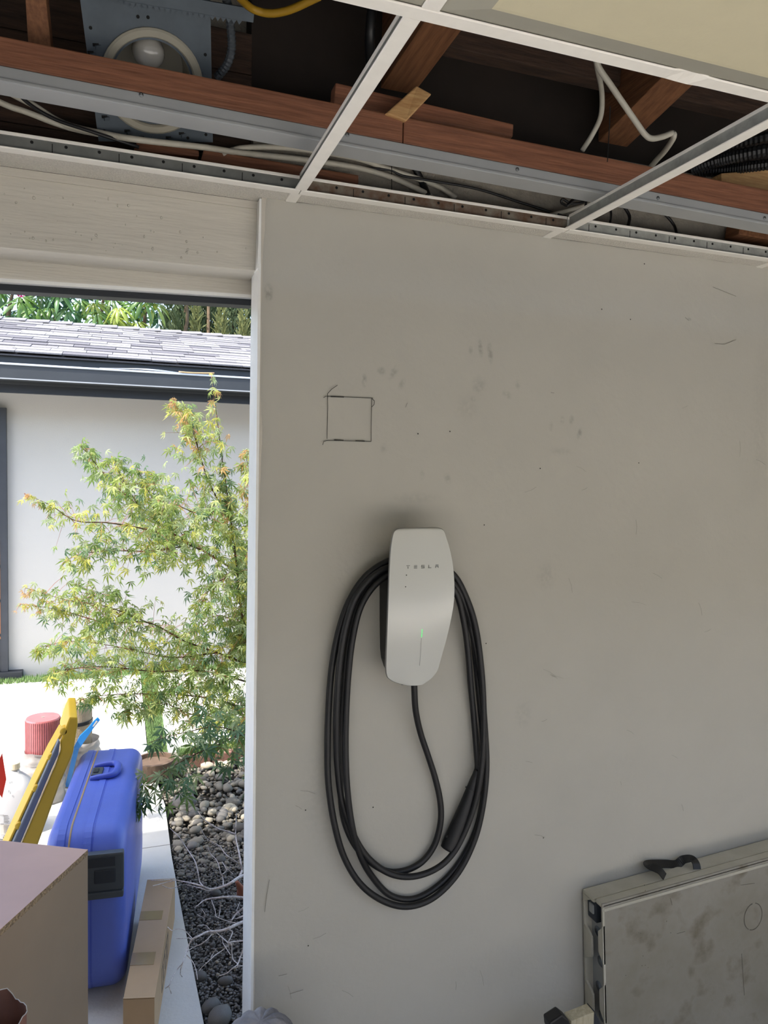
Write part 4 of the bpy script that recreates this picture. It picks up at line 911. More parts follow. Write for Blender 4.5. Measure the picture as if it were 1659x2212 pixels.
def wrinkled(name, c, r0_, r1_, z1, m, par, seed, n=40, rows=16):
    vs = []; fs = []
    for j in range(rows+1):
        t_ = j/rows
        for k in range(n):
            a = 2*pi*k/n; r_ = r0_+(r1_-r0_)*t_+.006*math.sin(t_*34+2*math.sin(a*2+seed))+.006*noise.noise(Vector((math.cos(a)*3, math.sin(a)*3, t_*9+seed)))
            vs.append((c.x+r_*math.cos(a), c.y+r_*math.sin(a), z1*t_+(.006*noise.noise(Vector((a*2, 0, seed))) if j == rows else 0)))
    for j in range(rows):
        for k in range(n): fs.append((j*n+k, j*n+(k+1) % n, (j+1)*n+(k+1) % n, (j+1)*n+k))
    fs.append(tuple(range(n))[::-1])
    return MB().add(vs, fs).build(name, m, par, smooth=True)
bg_ = empty('carrier_bag', (rc_.x, rc_.y, 0), 'wrinkled pale plastic bag around the foot of the pink roll', 'bag'); wrinkled('bag_film', rc_, .100, .088, at(93, 1628, ry-.08).z, M_bag, bg_, 2)
my = 4.15; mc = at(167, 1540, my); mz = at(167, 1519, my).z
mr_ = roll('mat_roll', mc, .073, .02, mz-.004, M_mat, 'beige woven mat roll with black strap behind the yellow stool')
sp_ = []
for k in range(90):
    a = k/90*6.5*pi; r_ = .010+.058*k/90; sp_.append(Vector((mc.x+r_*math.cos(a), mc.y+r_*math.sin(a), mz)))
MB().tube(sp_, .0042, 6).build('spiral_edge', M_mat, mr_, smooth=True)
zs_ = at(167, 1566, my-.07).z
MB().lathe([(.0745, zs_-.010), (.0765, zs_-.008), (.0765, zs_+.008), (.0745, zs_+.010)], (mc.x, mc.y, 0), 36).build('strap', M_blackp, mr_)
bg2 = empty('carrier_bag', (mc.x, mc.y, 0), 'white plastic bag around the foot of the beige mat roll', 'bag'); wrinkled('bag_film', mc+Vector((.012, 0, 0)), .118, .092, at(190, 1606, my-.08).z, M_bag, bg2, 5)
bt = empty('blue_brush', at(165, 1640, 4.02), 'bright blue brush handle sticking out of the white bag', 'brush')
q = [(158, 1617), (172, 1617), (194, 1585), (203, 1572), (216, 1556), (211, 1550), (202, 1558), (190, 1573), (172, 1590)]
Pq = [at(x, y, 3.98) for x, y in q]; MB().prism(Pq, (0, .012, 0)).build('brush_handle', M_tool, bt, bevel=.002)
MB().prism([at(x, y, 3.975) for x, y in ((200, 1570), (203, 1569), (211, 1559), (208, 1557))], (0, .004, 0)).build('hang_slot', M_label, bt)
MB().prism([at(x, y, 3.985) for x, y in ((160, 1617), (171, 1617), (150, 1700), (140, 1700))], (0, .01, 0)).build('brush_shaft', M_tool, bt)
# --- low brown planter ring at the end of the slab
pc = Vector((.165, 4.08, 0))
pt = empty('planter_bowl', pc, 'low round brown planter bowl of gravel at the end of the slab', 'planter')
MB().lathe([(.088, .001), (.098, .04), (.104, .085), (.104, .092), (.092, .092), (.090, .07), (.002, .068)], pc, 32).build('bowl', M_pot, pt, smooth=False)

# ================================================================== gravel bed
def ico(sub):
    bm = bmesh.new(); bmesh.ops.create_icosphere(bm, subdivisions=sub, radius=1); v = np.array([tuple(x.co) for x in bm.verts]); f = np.array([[q_.index for q_ in x.verts] for x in bm.faces]); bm.free(); return v, f
IV0, IF = ico(1)
IVB, IFB = ico(2)
rn = np.random.RandomState(11)
gb = empty('gravel_bed', (.6, 3.0, -.03), kind='structure')
def slab_edge(Y): return np.interp(Y, [1.735, 2.35, 2.75, 3.2, 3.7, 4.18, 4.33], [.245, .225, .212, .2, .2, .16, .14])+.004
def far_edge(X): return 4.205+.03*np.clip(X-.4, 0, 1)
def stones(n, x0, x1, y0, y1, r0_, r1_, zj, powr=1.0):
    X = rn.uniform(x0, x1, n*3); Y = rn.uniform(y0, y1, n*3); r = r0_+(r1_-r0_)*rn.rand(n*3)**2
    ok = (X-r > slab_edge(Y)) & (Y+r < far_edge(X)) & (np.hypot(X-pc.x, Y-pc.y) > .105+r) & ((Y-r) > 1.75); X, Y, r = X[ok][:n], Y[ok][:n], r[ok][:n]
    return X, Y, rn.uniform(-.040, zj, len(X)), r
def stone_verts(x, y, z, r, IV=None):
    IV = IV0 if IV is None else IV
    s_ = np.array([1+.35*rn.rand(), .75+.3*rn.rand(), .55+.25*rn.rand()])*r; a = rn.rand()*6.283; c_, n_ = math.cos(a), math.sin(a)
    v = IV*(1+(.084 if len(IV) < 20 else .035)*rn.randn(len(IV), 1))*s_; v = v @ np.array([[c_, n_, 0], [-n_, c_, 0], [0, 0, 1]]).T; return v+[x, y, z]
def stone_mass(name, m, S_, par):
    VV = []; FF = []; o = 0
    for x, y, z, r in zip(*S_): VV.append(stone_verts(x, y, z, r)); FF.append(IF+o); o += len(IV0)
    V_ = np.concatenate(VV); F_ = np.concatenate(FF); me = bpy.data.meshes.new(name); me.vertices.add(len(V_)); me.vertices.foreach_set('co', V_.ravel())
    me.loops.add(F_.size); me.loops.foreach_set('vertex_index', F_.ravel()); me.polygons.add(len(F_)); me.polygons.foreach_set('loop_start', np.arange(0, F_.size, 3)); me.polygons.foreach_set('loop_total', np.full(len(F_), 3)); me.update(); me.validate(); me.shade_smooth()
    return link(name, me, m, par, kind='stuff')
stone_mass('fine_gravel', M_peb, stones(15000, .2, .78, 1.75, 3.35, .0036, .0064, -.013), gb)
stone_mass('fine_gravel', M_peb, stones(900, .78, 1.8, 1.75, 3.4, .008, .014, -.014), gb)
stone_mass('pale_chips', M_rockl, stones(700, .2, .8, 1.9, 3.6, .004, .007, -.008), gb)
stone_mass('coarse_gravel', M_rock, stones(2300, .2, 1.0, 3.05, 4.2, .009, .016, -.008), gb)
# the larger stones, each an object of its own
SM = []
for k in range(14):
    v = stone_verts(0, 0, 0, 1.0, IVB); me = mesh('pebble', v, [tuple(f) for f in IFB], True); me.materials.append(None); SM.append(me)
def pebble(x, y, z, r, m):
    me = SM[rn.randint(14)]; o = link('pebble', me, None, gb); o.location = (x-.6+.6, y, z); o.matrix_parent_inverse = Matrix.Translation(-Vector(gb.location))
    o.scale = (r, r, r); o.rotation_euler = (0, 0, rn.rand()*6.28); o.material_slots[0].link = 'OBJECT'; o.material_slots[0].material = m
S_ = stones(190, .2, .95, 3.25, 4.2, .018, .034, .004)
for x, y, z, r in zip(*S_): pebble(x, y, -.012+r*.3, r*.9, (M_rock, M_rock, M_peb, M_rockl)[rn.randint(4)])
S_ = stones(70, .2, .8, 1.8, 3.3, .008, .013, .004)
for x, y, z, r in zip(*S_): pebble(x, y, -.016+r*.3, r, (M_peb, M_peb, M_rock)[rn.randint(3)])
for (px, py, r) in ((475, 2200, .036), (455, 2175, .026), (543, 2150, .03), (548, 2100, .03), (432, 2110, .022), (487, 2120, .02), (398, 1735, .05), (480, 1765, .03), (476, 1858, .022), (466, 1930, .02)):
    p = atZ(px, py, -.012); pebble(p.x, p.y, -.014+r*.2, r, M_peb)
# brick edging
be = empty('brick_edging', (.8, 4.27, 0), kind='structure')
for k in range(9):
    x = .36+k*.122; y = 4.235+.03*min(1, k/4)
    B((x, y, -.045), (x+.117, y+.055, .022+.006*((k*7) % 3)/3)).build('brick', M_brick, be, bevel=.006)
ip = MB().tube([at(415, 1672, 4.12), at(440, 1664, 4.1), at(480, 1655, 4.12), at(520, 1652, 4.14), at(575, 1652, 4.18)], .007, 8, 5).build('irrigation_pipe', M_blackp, smooth=True, label='thin black irrigation pipe in front of the red brick edging', cat='pipe')
# turf strips
def turf(name, n, fx, hmin, hmax, lab, wd=.0022):
    VV = []; FF = []
    for i in range(n):
        x, y = fx(); h = rn.uniform(hmin, hmax); a = rn.rand()*6.28; d_ = np.array([math.cos(a), math.sin(a), 0]); b_ = np.array([-d_[1], d_[0], 0])*h*rn.uniform(.1, .6); o = len(VV)
        VV += [np.array([x, y, 0])-d_*wd, np.array([x, y, 0])+d_*wd, np.array([x, y, h])+b_]; FF.append((o, o+1, o+2))
    me = mesh(name, VV, FF); o = link(name, me, M_turf, label=lab, cat='turf', kind='stuff'); return o
def f1():
    y = rn.uniform(4.2, 6.1); x0_ = .145; x1_ = .252
    return rn.uniform(x0_, x1_), y
turf('artificial_turf', 9000, f1, .012, .026, 'narrow strip of artificial turf between the concrete slabs')
turf('lawn_edge', 5000, lambda: (rn.uniform(.3, 1.6), rn.uniform(4.33, 4.42)), .015, .045, 'thin grass strip behind the red brick edging')
turf('wall_grass', 9000, lambda: (rn.uniform(-2.2, 2.2), rn.uniform(6.12, 6.27)), .02, .04, 'dark grass strip along the foot of the white house wall', .004)

# ================================================================== the neighbouring house
YH = 6.30
ho = empty('neighbour_house', (0, YH, 0), 'white stucco house with grey shingle roof across the driveway', 'house')
B((-5.5, YH, 0), (5.5, YH+.2, 2.40)).build('house_wall', M_hwall, ho)
B((-5.5, YH+2.6, 0), (5.5, YH+2.8, 2.40)).build('house_wall', M_hwall, ho)
for x in (-5.5, 5.3): B((x, YH+.2, 0), (x+.2, YH+2.6, 2.40)).build('house_wall', M_hwall, ho)
ye = 5.72; zl_ = at(200, 808, ye-.03).z
# gutter: front face, bright lip, back; fascia below
zg = lambda px, py, y: at(px, py, y).z
z_lip, z_bot = at(273, 800, 5.66).z, at(273, 832, 5.66).z
gt = MB()
B((-5.6, 5.66, z_bot), (5.6, 5.668, z_lip)).build('gutter', M_slate, ho)
B((-5.6, 5.668, z_bot), (5.6, 5.79, z_bot+.006)).build('gutter_base', M_slate, ho)
B((-5.6, 5.652, z_lip-.010), (5.6, 5.676, z_lip+.004)).build('gutter_lip', M_rim_w, ho, bevel=.003)
B((-5.6, 5.655, z_bot-.002), (5.6, 5.662, z_bot+.006)).build('gutter_hem', M_track, ho)
z_sh = at(273, 780, 5.76).z
B((-5.6, 5.785, z_bot-.02), (5.6, 5.81, z_sh)).build('gutter_back', M_slate, ho)
z_fb = at(273, 860.6, 5.83).z
B((-5.6, 5.81, z_fb), (5.6, 5.85, z_sh)).build('fascia_board', M_slate2, ho)
B((-5.6, 5.85, z_fb+.04), (5.6, YH, z_fb+.055)).build('soffit', M_slate2, ho)
# curled strip on the gutter and a fallen twig
cvs = []
MB().tube([Vector((at(px, 793, 5.7).x, 5.69+.02*math.sin(k*.8), z_lip+.004+.012*math.sin(pi*k/9))) for k, px in enumerate(range(215, 415, 20))], .008, 6, 3, flat=.3).build('loose_flashing', M_rim_w, ho, smooth=True)
MB().tube([at(386, 803, 5.65), at(410, 805, 5.65), at(440, 806, 5.65), at(463, 806, 5.65)], .005, 6, 3).build('fallen_twig', M_cord, ho, smooth=True)
# roof
rs0 = Vector((0, 5.74, z_sh+.004)); slope = .30; yr = 7.45; zr = rs0.z+slope*(yr-5.74)
MB().hexa([(-5.7, 5.76, z_sh-.012), (5.7, 5.76, z_sh-.012), (5.7, yr, zr-.03), (-5.7, yr, zr-.03), (-5.7, 5.76, z_sh-.002), (5.7, 5.76, z_sh-.002), (5.7, yr, zr-.012), (-5.7, yr, zr-.012)]).build('roof_deck', M_sh[2], ho)
MB().hexa([(-5.7, yr, zr-.03), (5.7, yr, zr-.03), (5.7, 9.2, z_sh-.012), (-5.7, 9.2, z_sh-.012), (-5.7, yr, zr-.012), (5.7, yr, zr-.012), (5.7, 9.2, z_sh-.002), (-5.7, 9.2, z_sh-.002)]).build('roof_deck', M_sh[2], ho)
sv = Vector((0, 1, slope)).normalized(); sn = Vector((0, -slope, 1)).normalized()
SHM = []
for m_ in M_sh:
    for wd in (.30, .24, .18):
        vs = [Vector((0, 0, 0)), Vector((wd-.004, 0, 0)), Vector((wd-.004, 0, 0))+sv*.17, sv*.17]
        me = MB().hexa(vs+[v+sn*(.011 if i < 2 else .004) for i, v in enumerate(vs)]); me = mesh('shingle', me.v, me.f); me.materials.append(m_); SHM.append((wd, me))
NR = int(((yr-5.74)/sv.y)/.128)+1
rest = {0: MB(), 1: MB(), 2: MB()}; cnt = 0
rr_ = random.Random(4)
for row in range(NR):
    x = -5.6+rr_.uniform(0, .2); p0 = rs0+sv*(row*.128)+sn*.002
    while x < 5.6:
        k = rr_.choice((0, 0, 1, 2, 3, 3, 4, 4, 5, 6, 7, 8)); wd, me = SHM[k]; dz = rr_.uniform(0, .005)
        q = p0+Vector((x, 0, 0))+sn*dz
        if -.95 < x < 1.15 and cnt < 280:
            o = link('shingle', me, None, ho); o.location = q; o.matrix_parent_inverse = Matrix.Translation(-Vector(ho.location)); cnt += 1
        else:
            vs = [Vector((0, 0, 0)), Vector((wd-.004, 0, 0)), Vector((wd-.004, 0, 0))+sv*.17, sv*.17]; rest[k//3].hexa([q+v for v in vs]+[q+v+sn*(.011 if i < 2 else .004) for i, v in enumerate(vs)])
        x += wd
for k in rest: rest[k].build('shingle_field', M_sh[k], ho, kind='stuff')
for i in range(60):
    x = -5.6+i*.19
    MB().hexa([(x, yr-.13, zr-.036), (x+.24, yr-.13, zr-.026), (x+.24, yr, zr+.014), (x, yr, zr+.004), (x, yr-.13, zr-.022), (x+.24, yr-.13, zr-.010), (x+.24, yr, zr+.030), (x, yr, zr+.018)]).build('ridge_cap', M_sh[1], ho)
# glazed door at the far left of that wall
dr = MB()
xr_ = at(17, 1160, YH).x; zt_, zb2 = at(17, 882, YH).z, at(17, 1447, YH).z
fr2 = B((xr_-.046, YH-.05, zb2), (xr_, YH+.01, zt_)).build('door_frame', M_frame, ho, label='dark painted frame of the glazed door')
B((xr_-1.1, YH-.05, zt_-.09), (xr_-.047, YH+.01, zt_)).build('door_frame', M_frame, ho)
B((xr_-1.1, YH-.09, zb2-.05), (xr_+.10, YH+.01, zb2-.002)).build('door_sill', M_slate2, ho)
sash = B((xr_-1.1, YH-.03, zb2), (xr_-.048, YH-.012, zt_-.092)).build('door_leaf', M_frame, ho)
B((xr_-.062, YH-.036, zb2+.25), (xr_-.050, YH-.0305, zt_-.13)).build('edge_strip', M_strip, sash)
npn = 6
for k in range(npn):
    h = (zt_-zb2-.42)/npn; z0 = zb2+.28+k*h
    for c in range(2): B((xr_-.068-.44*(c+1)+.02, YH-.034, z0+.012), (xr_-.068-.44*c, YH-.0305, z0+h-.012)).build('pane', M_glass, sash)
    B((xr_-1.05, YH-.042, z0-.010), (xr_-.050, YH-.031, z0+.010)).build('glazing_bar', M_frame, sash)

# ================================================================== trees beyond the roof
def umbrella_leaf(m, seed):
    rr = random.Random(seed); mb = MB(); n = rr.choice((8, 9, 10))
    for k in range(n):
        a = 2*pi*k/n+rr.uniform(-.08, .08); L_ = .27*rr.uniform(.8, 1.1); w_ = .050; d_ = Vector((math.cos(a), math.sin(a), 0)); s_ = Vector((-d_.y, d_.x, 0))
        rows = []
        for t_, ww in ((.12, .15), (.35, .8), (.6, 1), (.85, .7), (1, .06)):
            c_ = d_*L_*t_*(1-.18*t_)+Vector((0, 0, -.16*t_*t_*1.1)); rows.append((c_-s_*w_*ww*.5+Vector((0, 0, -.012*ww)), c_+Vector((0, 0, .004)), c_+s_*w_*ww*.5+Vector((0, 0, -.012*ww))))
        vs = [v for r_ in rows for v in r_]; fs = []
        for j in range(4): fs += [(j*3, j*3+1, j*3+4, j*3+3), (j*3+1, j*3+2, j*3+5, j*3+4)]
        mb.add(vs, fs)
    me = mesh('leaf', mb.v, mb.f, True); me.materials.append(m); return me
UL = [umbrella_leaf(M_umb[k % 4], k) for k in range(8)]
ut = empty('umbrella_tree', (-.9, 10.2, 0), 'bright green umbrella tree with drooping finger leaves above the roof ridge', 'tree')
tk = MB()
for k in range(7):
    x = -2.3+k*.5; tk.tube([Vector((-.9, 10.4, 0)), Vector((-.9+(x+.9)*.4, 10.4, 1.8)), Vector((x, 10.2, 3.2)), Vector((x+.1, 10.1, 3.9))], [.09, .06, .03, .012], 7, 5)
tk.build('trunk', M_bark, ut, smooth=True)
ru = random.Random(21)
for i in range(240):
    px = ru.uniform(-420, 345); py = ru.uniform(480, 735); Y = ru.uniform(9.4, 10.9)
    if px > 250 and Y > 10.3: Y = 9.8
    if py < 640-.1*px and ru.random() < .15: continue
    if 15 < px < 40 and 615 < py < 660: continue
    p = at(px, py, Y); me = UL[ru.choice((0, 1, 3, 4, 5, 7) if px < 200 else (0, 2, 6, 2, 4, 6))]
    o = link('leaf', me, None, ut); o.location = p; o.matrix_parent_inverse = Matrix.Translation(-Vector(ut.location)); s_ = ru.uniform(.75, 1.15); o.scale = (s_,)*3
    o.rotation_euler = (ru.uniform(.15, .75), ru.uniform(-.35, .35), ru.uniform(0, 6.28)) if True else (0, 0, 0)
    o.rotation_mode = 'ZYX'
mb = MB(); p = at(45, 633, 9.3)
for k in range(7):
    a = k*.9; mb.add([p, p+Vector((.05*math.cos(a), -.02, .05*math.sin(a))), p+Vector((.05*math.cos(a+.7), .01, .05*math.sin(a+.7)))], [(0, 1, 2)])
mb.build('blossom', M_petal, ut, label='single pink blossom at the left of the tree')
cn = empty('conifer_hedge', (1.2, 10.6, 0), 'dark feathery conifers to the right of the umbrella tree', 'tree')
def plumes(m, lst, seed):
    r_ = np.random.RandomState(seed); VV = []; FF = []
    for (px, pyt, Y, wdt, n) in lst:
        tip = at(px, pyt, Y); c_ = np.array([tip.x, Y, tip.z])
        for i in range(n):
            t_ = r_.rand()**.6; z = c_[2]-t_*2.2; rad = wdt*(.12+t_*.9)*(r_.rand()**.35); a = r_.rand()*6.283
            b_ = np.array([c_[0]+rad*math.cos(a), c_[1]+rad*math.sin(a)*.8, z]); d_ = np.array([math.cos(a)*.4, math.sin(a)*.4, 1.0])+r_.randn(3)*.3; d_ = d_/np.linalg.norm(d_)*r_.uniform(.07, .15); s_ = np.cross(d_, r_.randn(3)); s_ = s_/np.linalg.norm(s_)*.014; o = len(VV)
            VV += [b_-s_, b_+s_, b_+d_+s_*.3, b_+d_-s_*.3]; FF.append((o, o+1, o+2, o+3))
    return mesh('foliage', VV, FF)
link('foliage', plumes(M_con[0], [(400, 560, 11.0, .30, 2600), (450, 520, 11.2, .34, 2600), (505, 560, 10.9, .3, 2400), (560, 520, 11.2, .34, 2600), (620, 560, 11, .3, 2000), (370, 580, 11.2, .3, 2000)], 1), M_con[0], cn, kind='stuff')
link('foliage', plumes(M_con[1], [(425, 640, 10.5, .20, 1300), (478, 640, 10.4, .22, 1500), (527, 660, 10.3, .22, 1500), (590, 640, 10.4, .22, 1000)], 2), M_con[1], cn, kind='stuff')
tk = MB()
for px in (400, 450, 505, 560, 620): q = at(px, 700, 11.0); tk.tube([Vector((q.x, 11.0, 0)), Vector((q.x, 11.0, q.z+.4))], [.06, .02], 6)
tk.build('trunk', M_bark, cn, smooth=True)
# a backing of taller trees keeps the view closed behind
bt_ = empty('background_tree', (0, 13, 0), 'dark leafy tree filling the gap behind the umbrella tree', 'tree')
vsm = []; rb = np.random.RandomState(8); FF = []
for i in range(5200):
    px = rb.uniform(-500, 760); py = rb.uniform(430, 760); 
    if 12 < px < 44 and 618 < py < 668: continue
    p = at(px, py, rb.uniform(12.2, 13.6)); a = rb.randn(3); a /= np.linalg.norm(a); b_ = np.cross(a, rb.randn(3)); b_ /= np.linalg.norm(b_); o = len(vsm); p = np.array(p); L_ = rb.uniform(.07, .14)
    vsm += [p-a*L_, p+b_*L_*.4, p+a*L_, p-b_*L_*.4]; FF.append((o, o+1, o+2, o+3))
link('foliage', mesh('foliage', vsm, FF), M_umb[3], bt_, kind='stuff')
MB().tube([Vector((-.4, 13, 0)), Vector((-.4, 13, 2.5)), Vector((-.2, 13, 4.2))], [.14, .1, .04], 8, 4).build('trunk', M_bark, bt_, smooth=True)

# ================================================================== Japanese maple
mp_ = empty('japanese_maple', (.78, 3.75, -.04), 'green Japanese maple with fine star leaves in the gravel bed', 'tree')
BR_ = {  # polylines (px, py, depth), start radius
 'trunk': ([(640, 1760, 3.75), (585, 1560, 3.75), (548, 1440, 3.72), (526, 1350, 3.7), (512, 1235, 3.7), (500, 1130, 3.68), (486, 1040, 3.66)], .011),
 'shoot': ([(490, 1060, 3.66), (479, 985, 3.64), (471, 920, 3.62), (463, 860, 3.6), (457, 816, 3.6)], .0035),
 'b2': ([(500, 1130, 3.68), (455, 1050, 3.66), (432, 985, 3.64), (410, 915, 3.62), (372, 868, 3.6)], .0045),
 'b2b': ([(432, 985, 3.64), (416, 920, 3.66), (404, 880, 3.66)], .0025),
 'b3': ([(512, 1235, 3.7), (440, 1190, 3.75), (370, 1150, 3.8), (290, 1085, 3.82), (235, 1035, 3.82), (185, 975, 3.8), (172, 962, 3.8)], .006),
 'b3b': ([(300, 1095, 3.82), (262, 1030, 3.7), (240, 985, 3.68)], .003),
 'b3c': ([(370, 1150, 3.8), (320, 1060, 3.75), (295, 1010, 3.74)], .003),
 'b3d': ([(400, 1165, 3.78), (345, 1075, 3.85), (325, 1020, 3.86)], .003),
 'b4': ([(440, 1190, 3.75), (340, 1150, 3.66), (240, 1130, 3.6), (165, 1125, 3.56), (110, 1092, 3.55), (52, 1066, 3.54)], .005),
 'b4b': ([(400, 1180, 3.72), (320, 1190, 3.6), (230, 1190, 3.55), (165, 1200, 3.5), (138, 1215, 3.5)], .0035),
 'b5': ([(548, 1440, 3.72), (470, 1410, 3.65), (400, 1385, 3.6), (320, 1345, 3.55), (230, 1345, 3.5), (130, 1318, 3.46), (45, 1305, 3.44)], .006),
 'b6': ([(320, 1345, 3.55), (230, 1310, 3.5), (140, 1295, 3.46), (55, 1270, 3.45)], .003),
 'b6b': ([(280, 1345, 3.52), (210, 1290, 3.6), (165, 1262, 3.62)], .0025),
 'b7': ([(470, 1410, 3.65), (370, 1420, 3.7), (270, 1400, 3.75), (160, 1385, 3.76), (80, 1400, 3.76)], .0045),
 'b8': ([(560, 1480, 3.74), (440, 1450, 3.6), (330, 1450, 3.5), (220, 1440, 3.45), (130, 1450, 3.42), (112, 1470, 3.42)], .0055),
 'b9': ([(580, 1550, 3.75), (460, 1510, 3.6), (350, 1500, 3.5), (250, 1500, 3.45), (175, 1510, 3.44)], .005),
 'b10': ([(585, 1560, 3.75), (500, 1550, 3.6), (420, 1545, 3.55), (350, 1520, 3.5), (260, 1540, 3.45)], .0045),
 'b11': ([(526, 1350, 3.7), (540, 1230, 3.6), (545, 1120, 3.56), (540, 1030, 3.54), (528, 975, 3.52)], .005),
 'b12': ([(560, 1300, 3.8), (580, 1180, 3.8), (570, 1080, 3.8), (556, 985, 3.8)], .005),
 'b13': ([(512, 1235, 3.7), (455, 1270, 3.55), (425, 1330, 3.5)], .004),
 'b14': ([(486, 1110, 3.66), (430, 1110, 3.55), (380, 1090, 3.5), (340, 1080, 3.48)], .0035),
 'b15': ([(526, 1350, 3.7), (470, 1330, 3.85), (425, 1360, 3.9), (390, 1375, 3.95)], .004),
 'b16': ([(600, 1560, 3.9), (540, 1520, 4.0), (490, 1490, 4.05), (440, 1470, 4.1)], .004),
 'b17': ([(620, 1620, 3.5), (540, 1590, 3.4), (490, 1560, 3.36), (450, 1570, 3.32)], .004),
 'b18': ([(620, 1400, 3.9), (560, 1280, 3.95), (520, 1180, 4.0), (470, 1130, 4.0)], .004),
 'n1': ([(650, 1660, 3.25), (540, 1590, 3.05), (470, 1610, 2.95), (410, 1635, 2.9), (360, 1665, 2.86), (325, 1700, 2.84), (292, 1752, 2.82)], .0045),
 'n2': ([(540, 1590, 3.05), (470, 1570, 3.0), (410, 1580, 2.96), (360, 1592, 2.94), (320, 1605, 2.92)], .003),
 'n3': ([(640, 1700, 3.2), (560, 1650, 3.05), (520, 1640, 3.0), (490, 1650, 2.98)], .003),
 'n4': ([(410, 1635, 2.9), (370, 1690, 2.88), (355, 1715, 2.87)], .002)}
def maple_leaf(seed):
    rr = random.Random(seed); vs = []; fs = []; k = 7
    for i, (ang, L_) in enumerate(zip((-2.15, -1.45, -.72, 0, .72, 1.45, 2.15), (.34, .66, .92, 1.0, .92, .66, .34))):
        ang += rr.uniform(-.08, .08); L_ *= rr.uniform(.9, 1.08); d_ = Vector((math.sin(ang), math.cos(ang), 0)); s_ = Vector((d_.y, -d_.x, 0)); w_ = .105*(.6+.4*L_); o = len(vs)
        dr_ = -.50*L_*L_+rr.uniform(-.14, .06)
        vs += [Vector((0, 0, 0)), d_*L_*.45-s_*w_+Vector((0, 0, -.05)), d_*L_*.5+Vector((0, 0, dr_*.3+.02)), d_*L_*.45+s_*w_+Vector((0, 0, -.05)), d_*L_*1.0+Vector((0, 0, dr_))]
        fs += [(o, o+2, o+1), (o, o+3, o+2), (o+1, o+2, o+4), (o+2, o+3, o+4)]
    vs += [Vector((-.012, 0, 0)), Vector((.012, 0, 0)), Vector((0, -.5, .18))]; fs.append((len(vs)-3, len(vs)-2, len(vs)-1))
    return vs, fs
LV = [maple_leaf(k) for k in range(8)]
LM = []
for k in range(8):
    me = mesh('leaf', *LV[k]); me.materials.append(M_leaf[k]); LM.append(me)
rl = random.Random(12); leaves = []; wood = MB(); shoots = MB()
for nme, (pl, r_) in BR_.items():
    P_ = [at(*p) for p in pl]; Q, _ = spline(P_, [0]*len(P_), 8); n = len(Q)
    tgt = shoots if nme in ('b4', 'b5', 'b6', 'b7', 'shoot') and False else wood
    wood.tube(Q, [max(.0012, r_*(1-.85*i/(n-1))) for i in range(n)], 6)
    near = nme.startswith('n'); thin = nme in ('shoot',); tip_only = nme in ('trunk',)
    acc = 0
    for i in range(1, n):
        t_ = i/(n-1); seg = (Q[i]-Q[i-1]).length; acc += seg
        if tip_only and t_ < .45: continue
        if t_ < .12: continue
        taper = (1-t_)*.9+.12
        step = .012 if thin else .0037 if not near else .0100
        while acc > step:
            acc -= step
            spread = .022 if thin else (.064*min(1, 2.2*(1-t_))+.016)*(1 if not near else .75)
            if t_ > .78 and nme in ('b4',): spread = .012
            p = Q[i]+Vector((rl.gauss(0, spread*.75), rl.gauss(0, spread*1.0), rl.gauss(-.01, spread*.72)))
            size = rl.uniform(.031, .050)*(1 if not near else 1.35)*(1-.25*t_ if nme in ('b4', 'b5', 'b6', 'shoot') else 1)
            if t_ > .88 and nme in ('b4', 'b6', 'b5'): k = rl.choice((7, 7, 5, 3)); size *= .7
            elif near: k = rl.choice((2, 4, 4, 6))  # near branches hang in shade, put into darker, bluer leaf colours
            elif nme in ('b11', 'b2', 'b12', 'shoot') and t_ > .45: k = rl.choice((5, 3, 0, 7, 6))
            else: k = rl.choice((0, 1, 1, 2, 3, 6, 6, 4, 5))
            eul = (rl.gauss(-.8, .5), rl.gauss(0, .45), rl.uniform(0, 6.28)); leaves.append((p, size, eul, k, Q[i]))
print('maple leaves', len(leaves))
wood.build('branches', M_bark, mp_, smooth=True)
eye = Vector((0, 0, CZ)); leaves.sort(key=lambda q_: (q_[0]-eye).length)
twigs = MB(); restm = [MB() for _ in range(8)]
for i, (p, s_, eul, k, q0) in enumerate(leaves):
    R_ = Matrix.Rotation(eul[2], 3, 'Z') @ Matrix.Rotation(eul[1], 3, 'Y') @ Matrix.Rotation(eul[0], 3, 'X')
    if i % 3 == 0 and (p-q0).length > .015: twigs.tube([q0, (q0+p)/2+Vector((0, 0, .006)), p], [.0011, .0009, .0006], 4)
    if i < 290:
        o = link('leaf', LM[k], None, mp_); o.location = p; o.matrix_parent_inverse = Matrix.Translation(-Vector(mp_.location)); o.scale = (s_,)*3; o.rotation_euler = R_.to_euler()
    else: restm[k].add([p+R_ @ (v*s_) for v in LV[k][0]], LV[k][1])
for k in range(8): restm[k].build('foliage', M_leaf[k], mp_, kind='stuff')
twigs.build('twigs', M_barkr, mp_, kind='stuff')

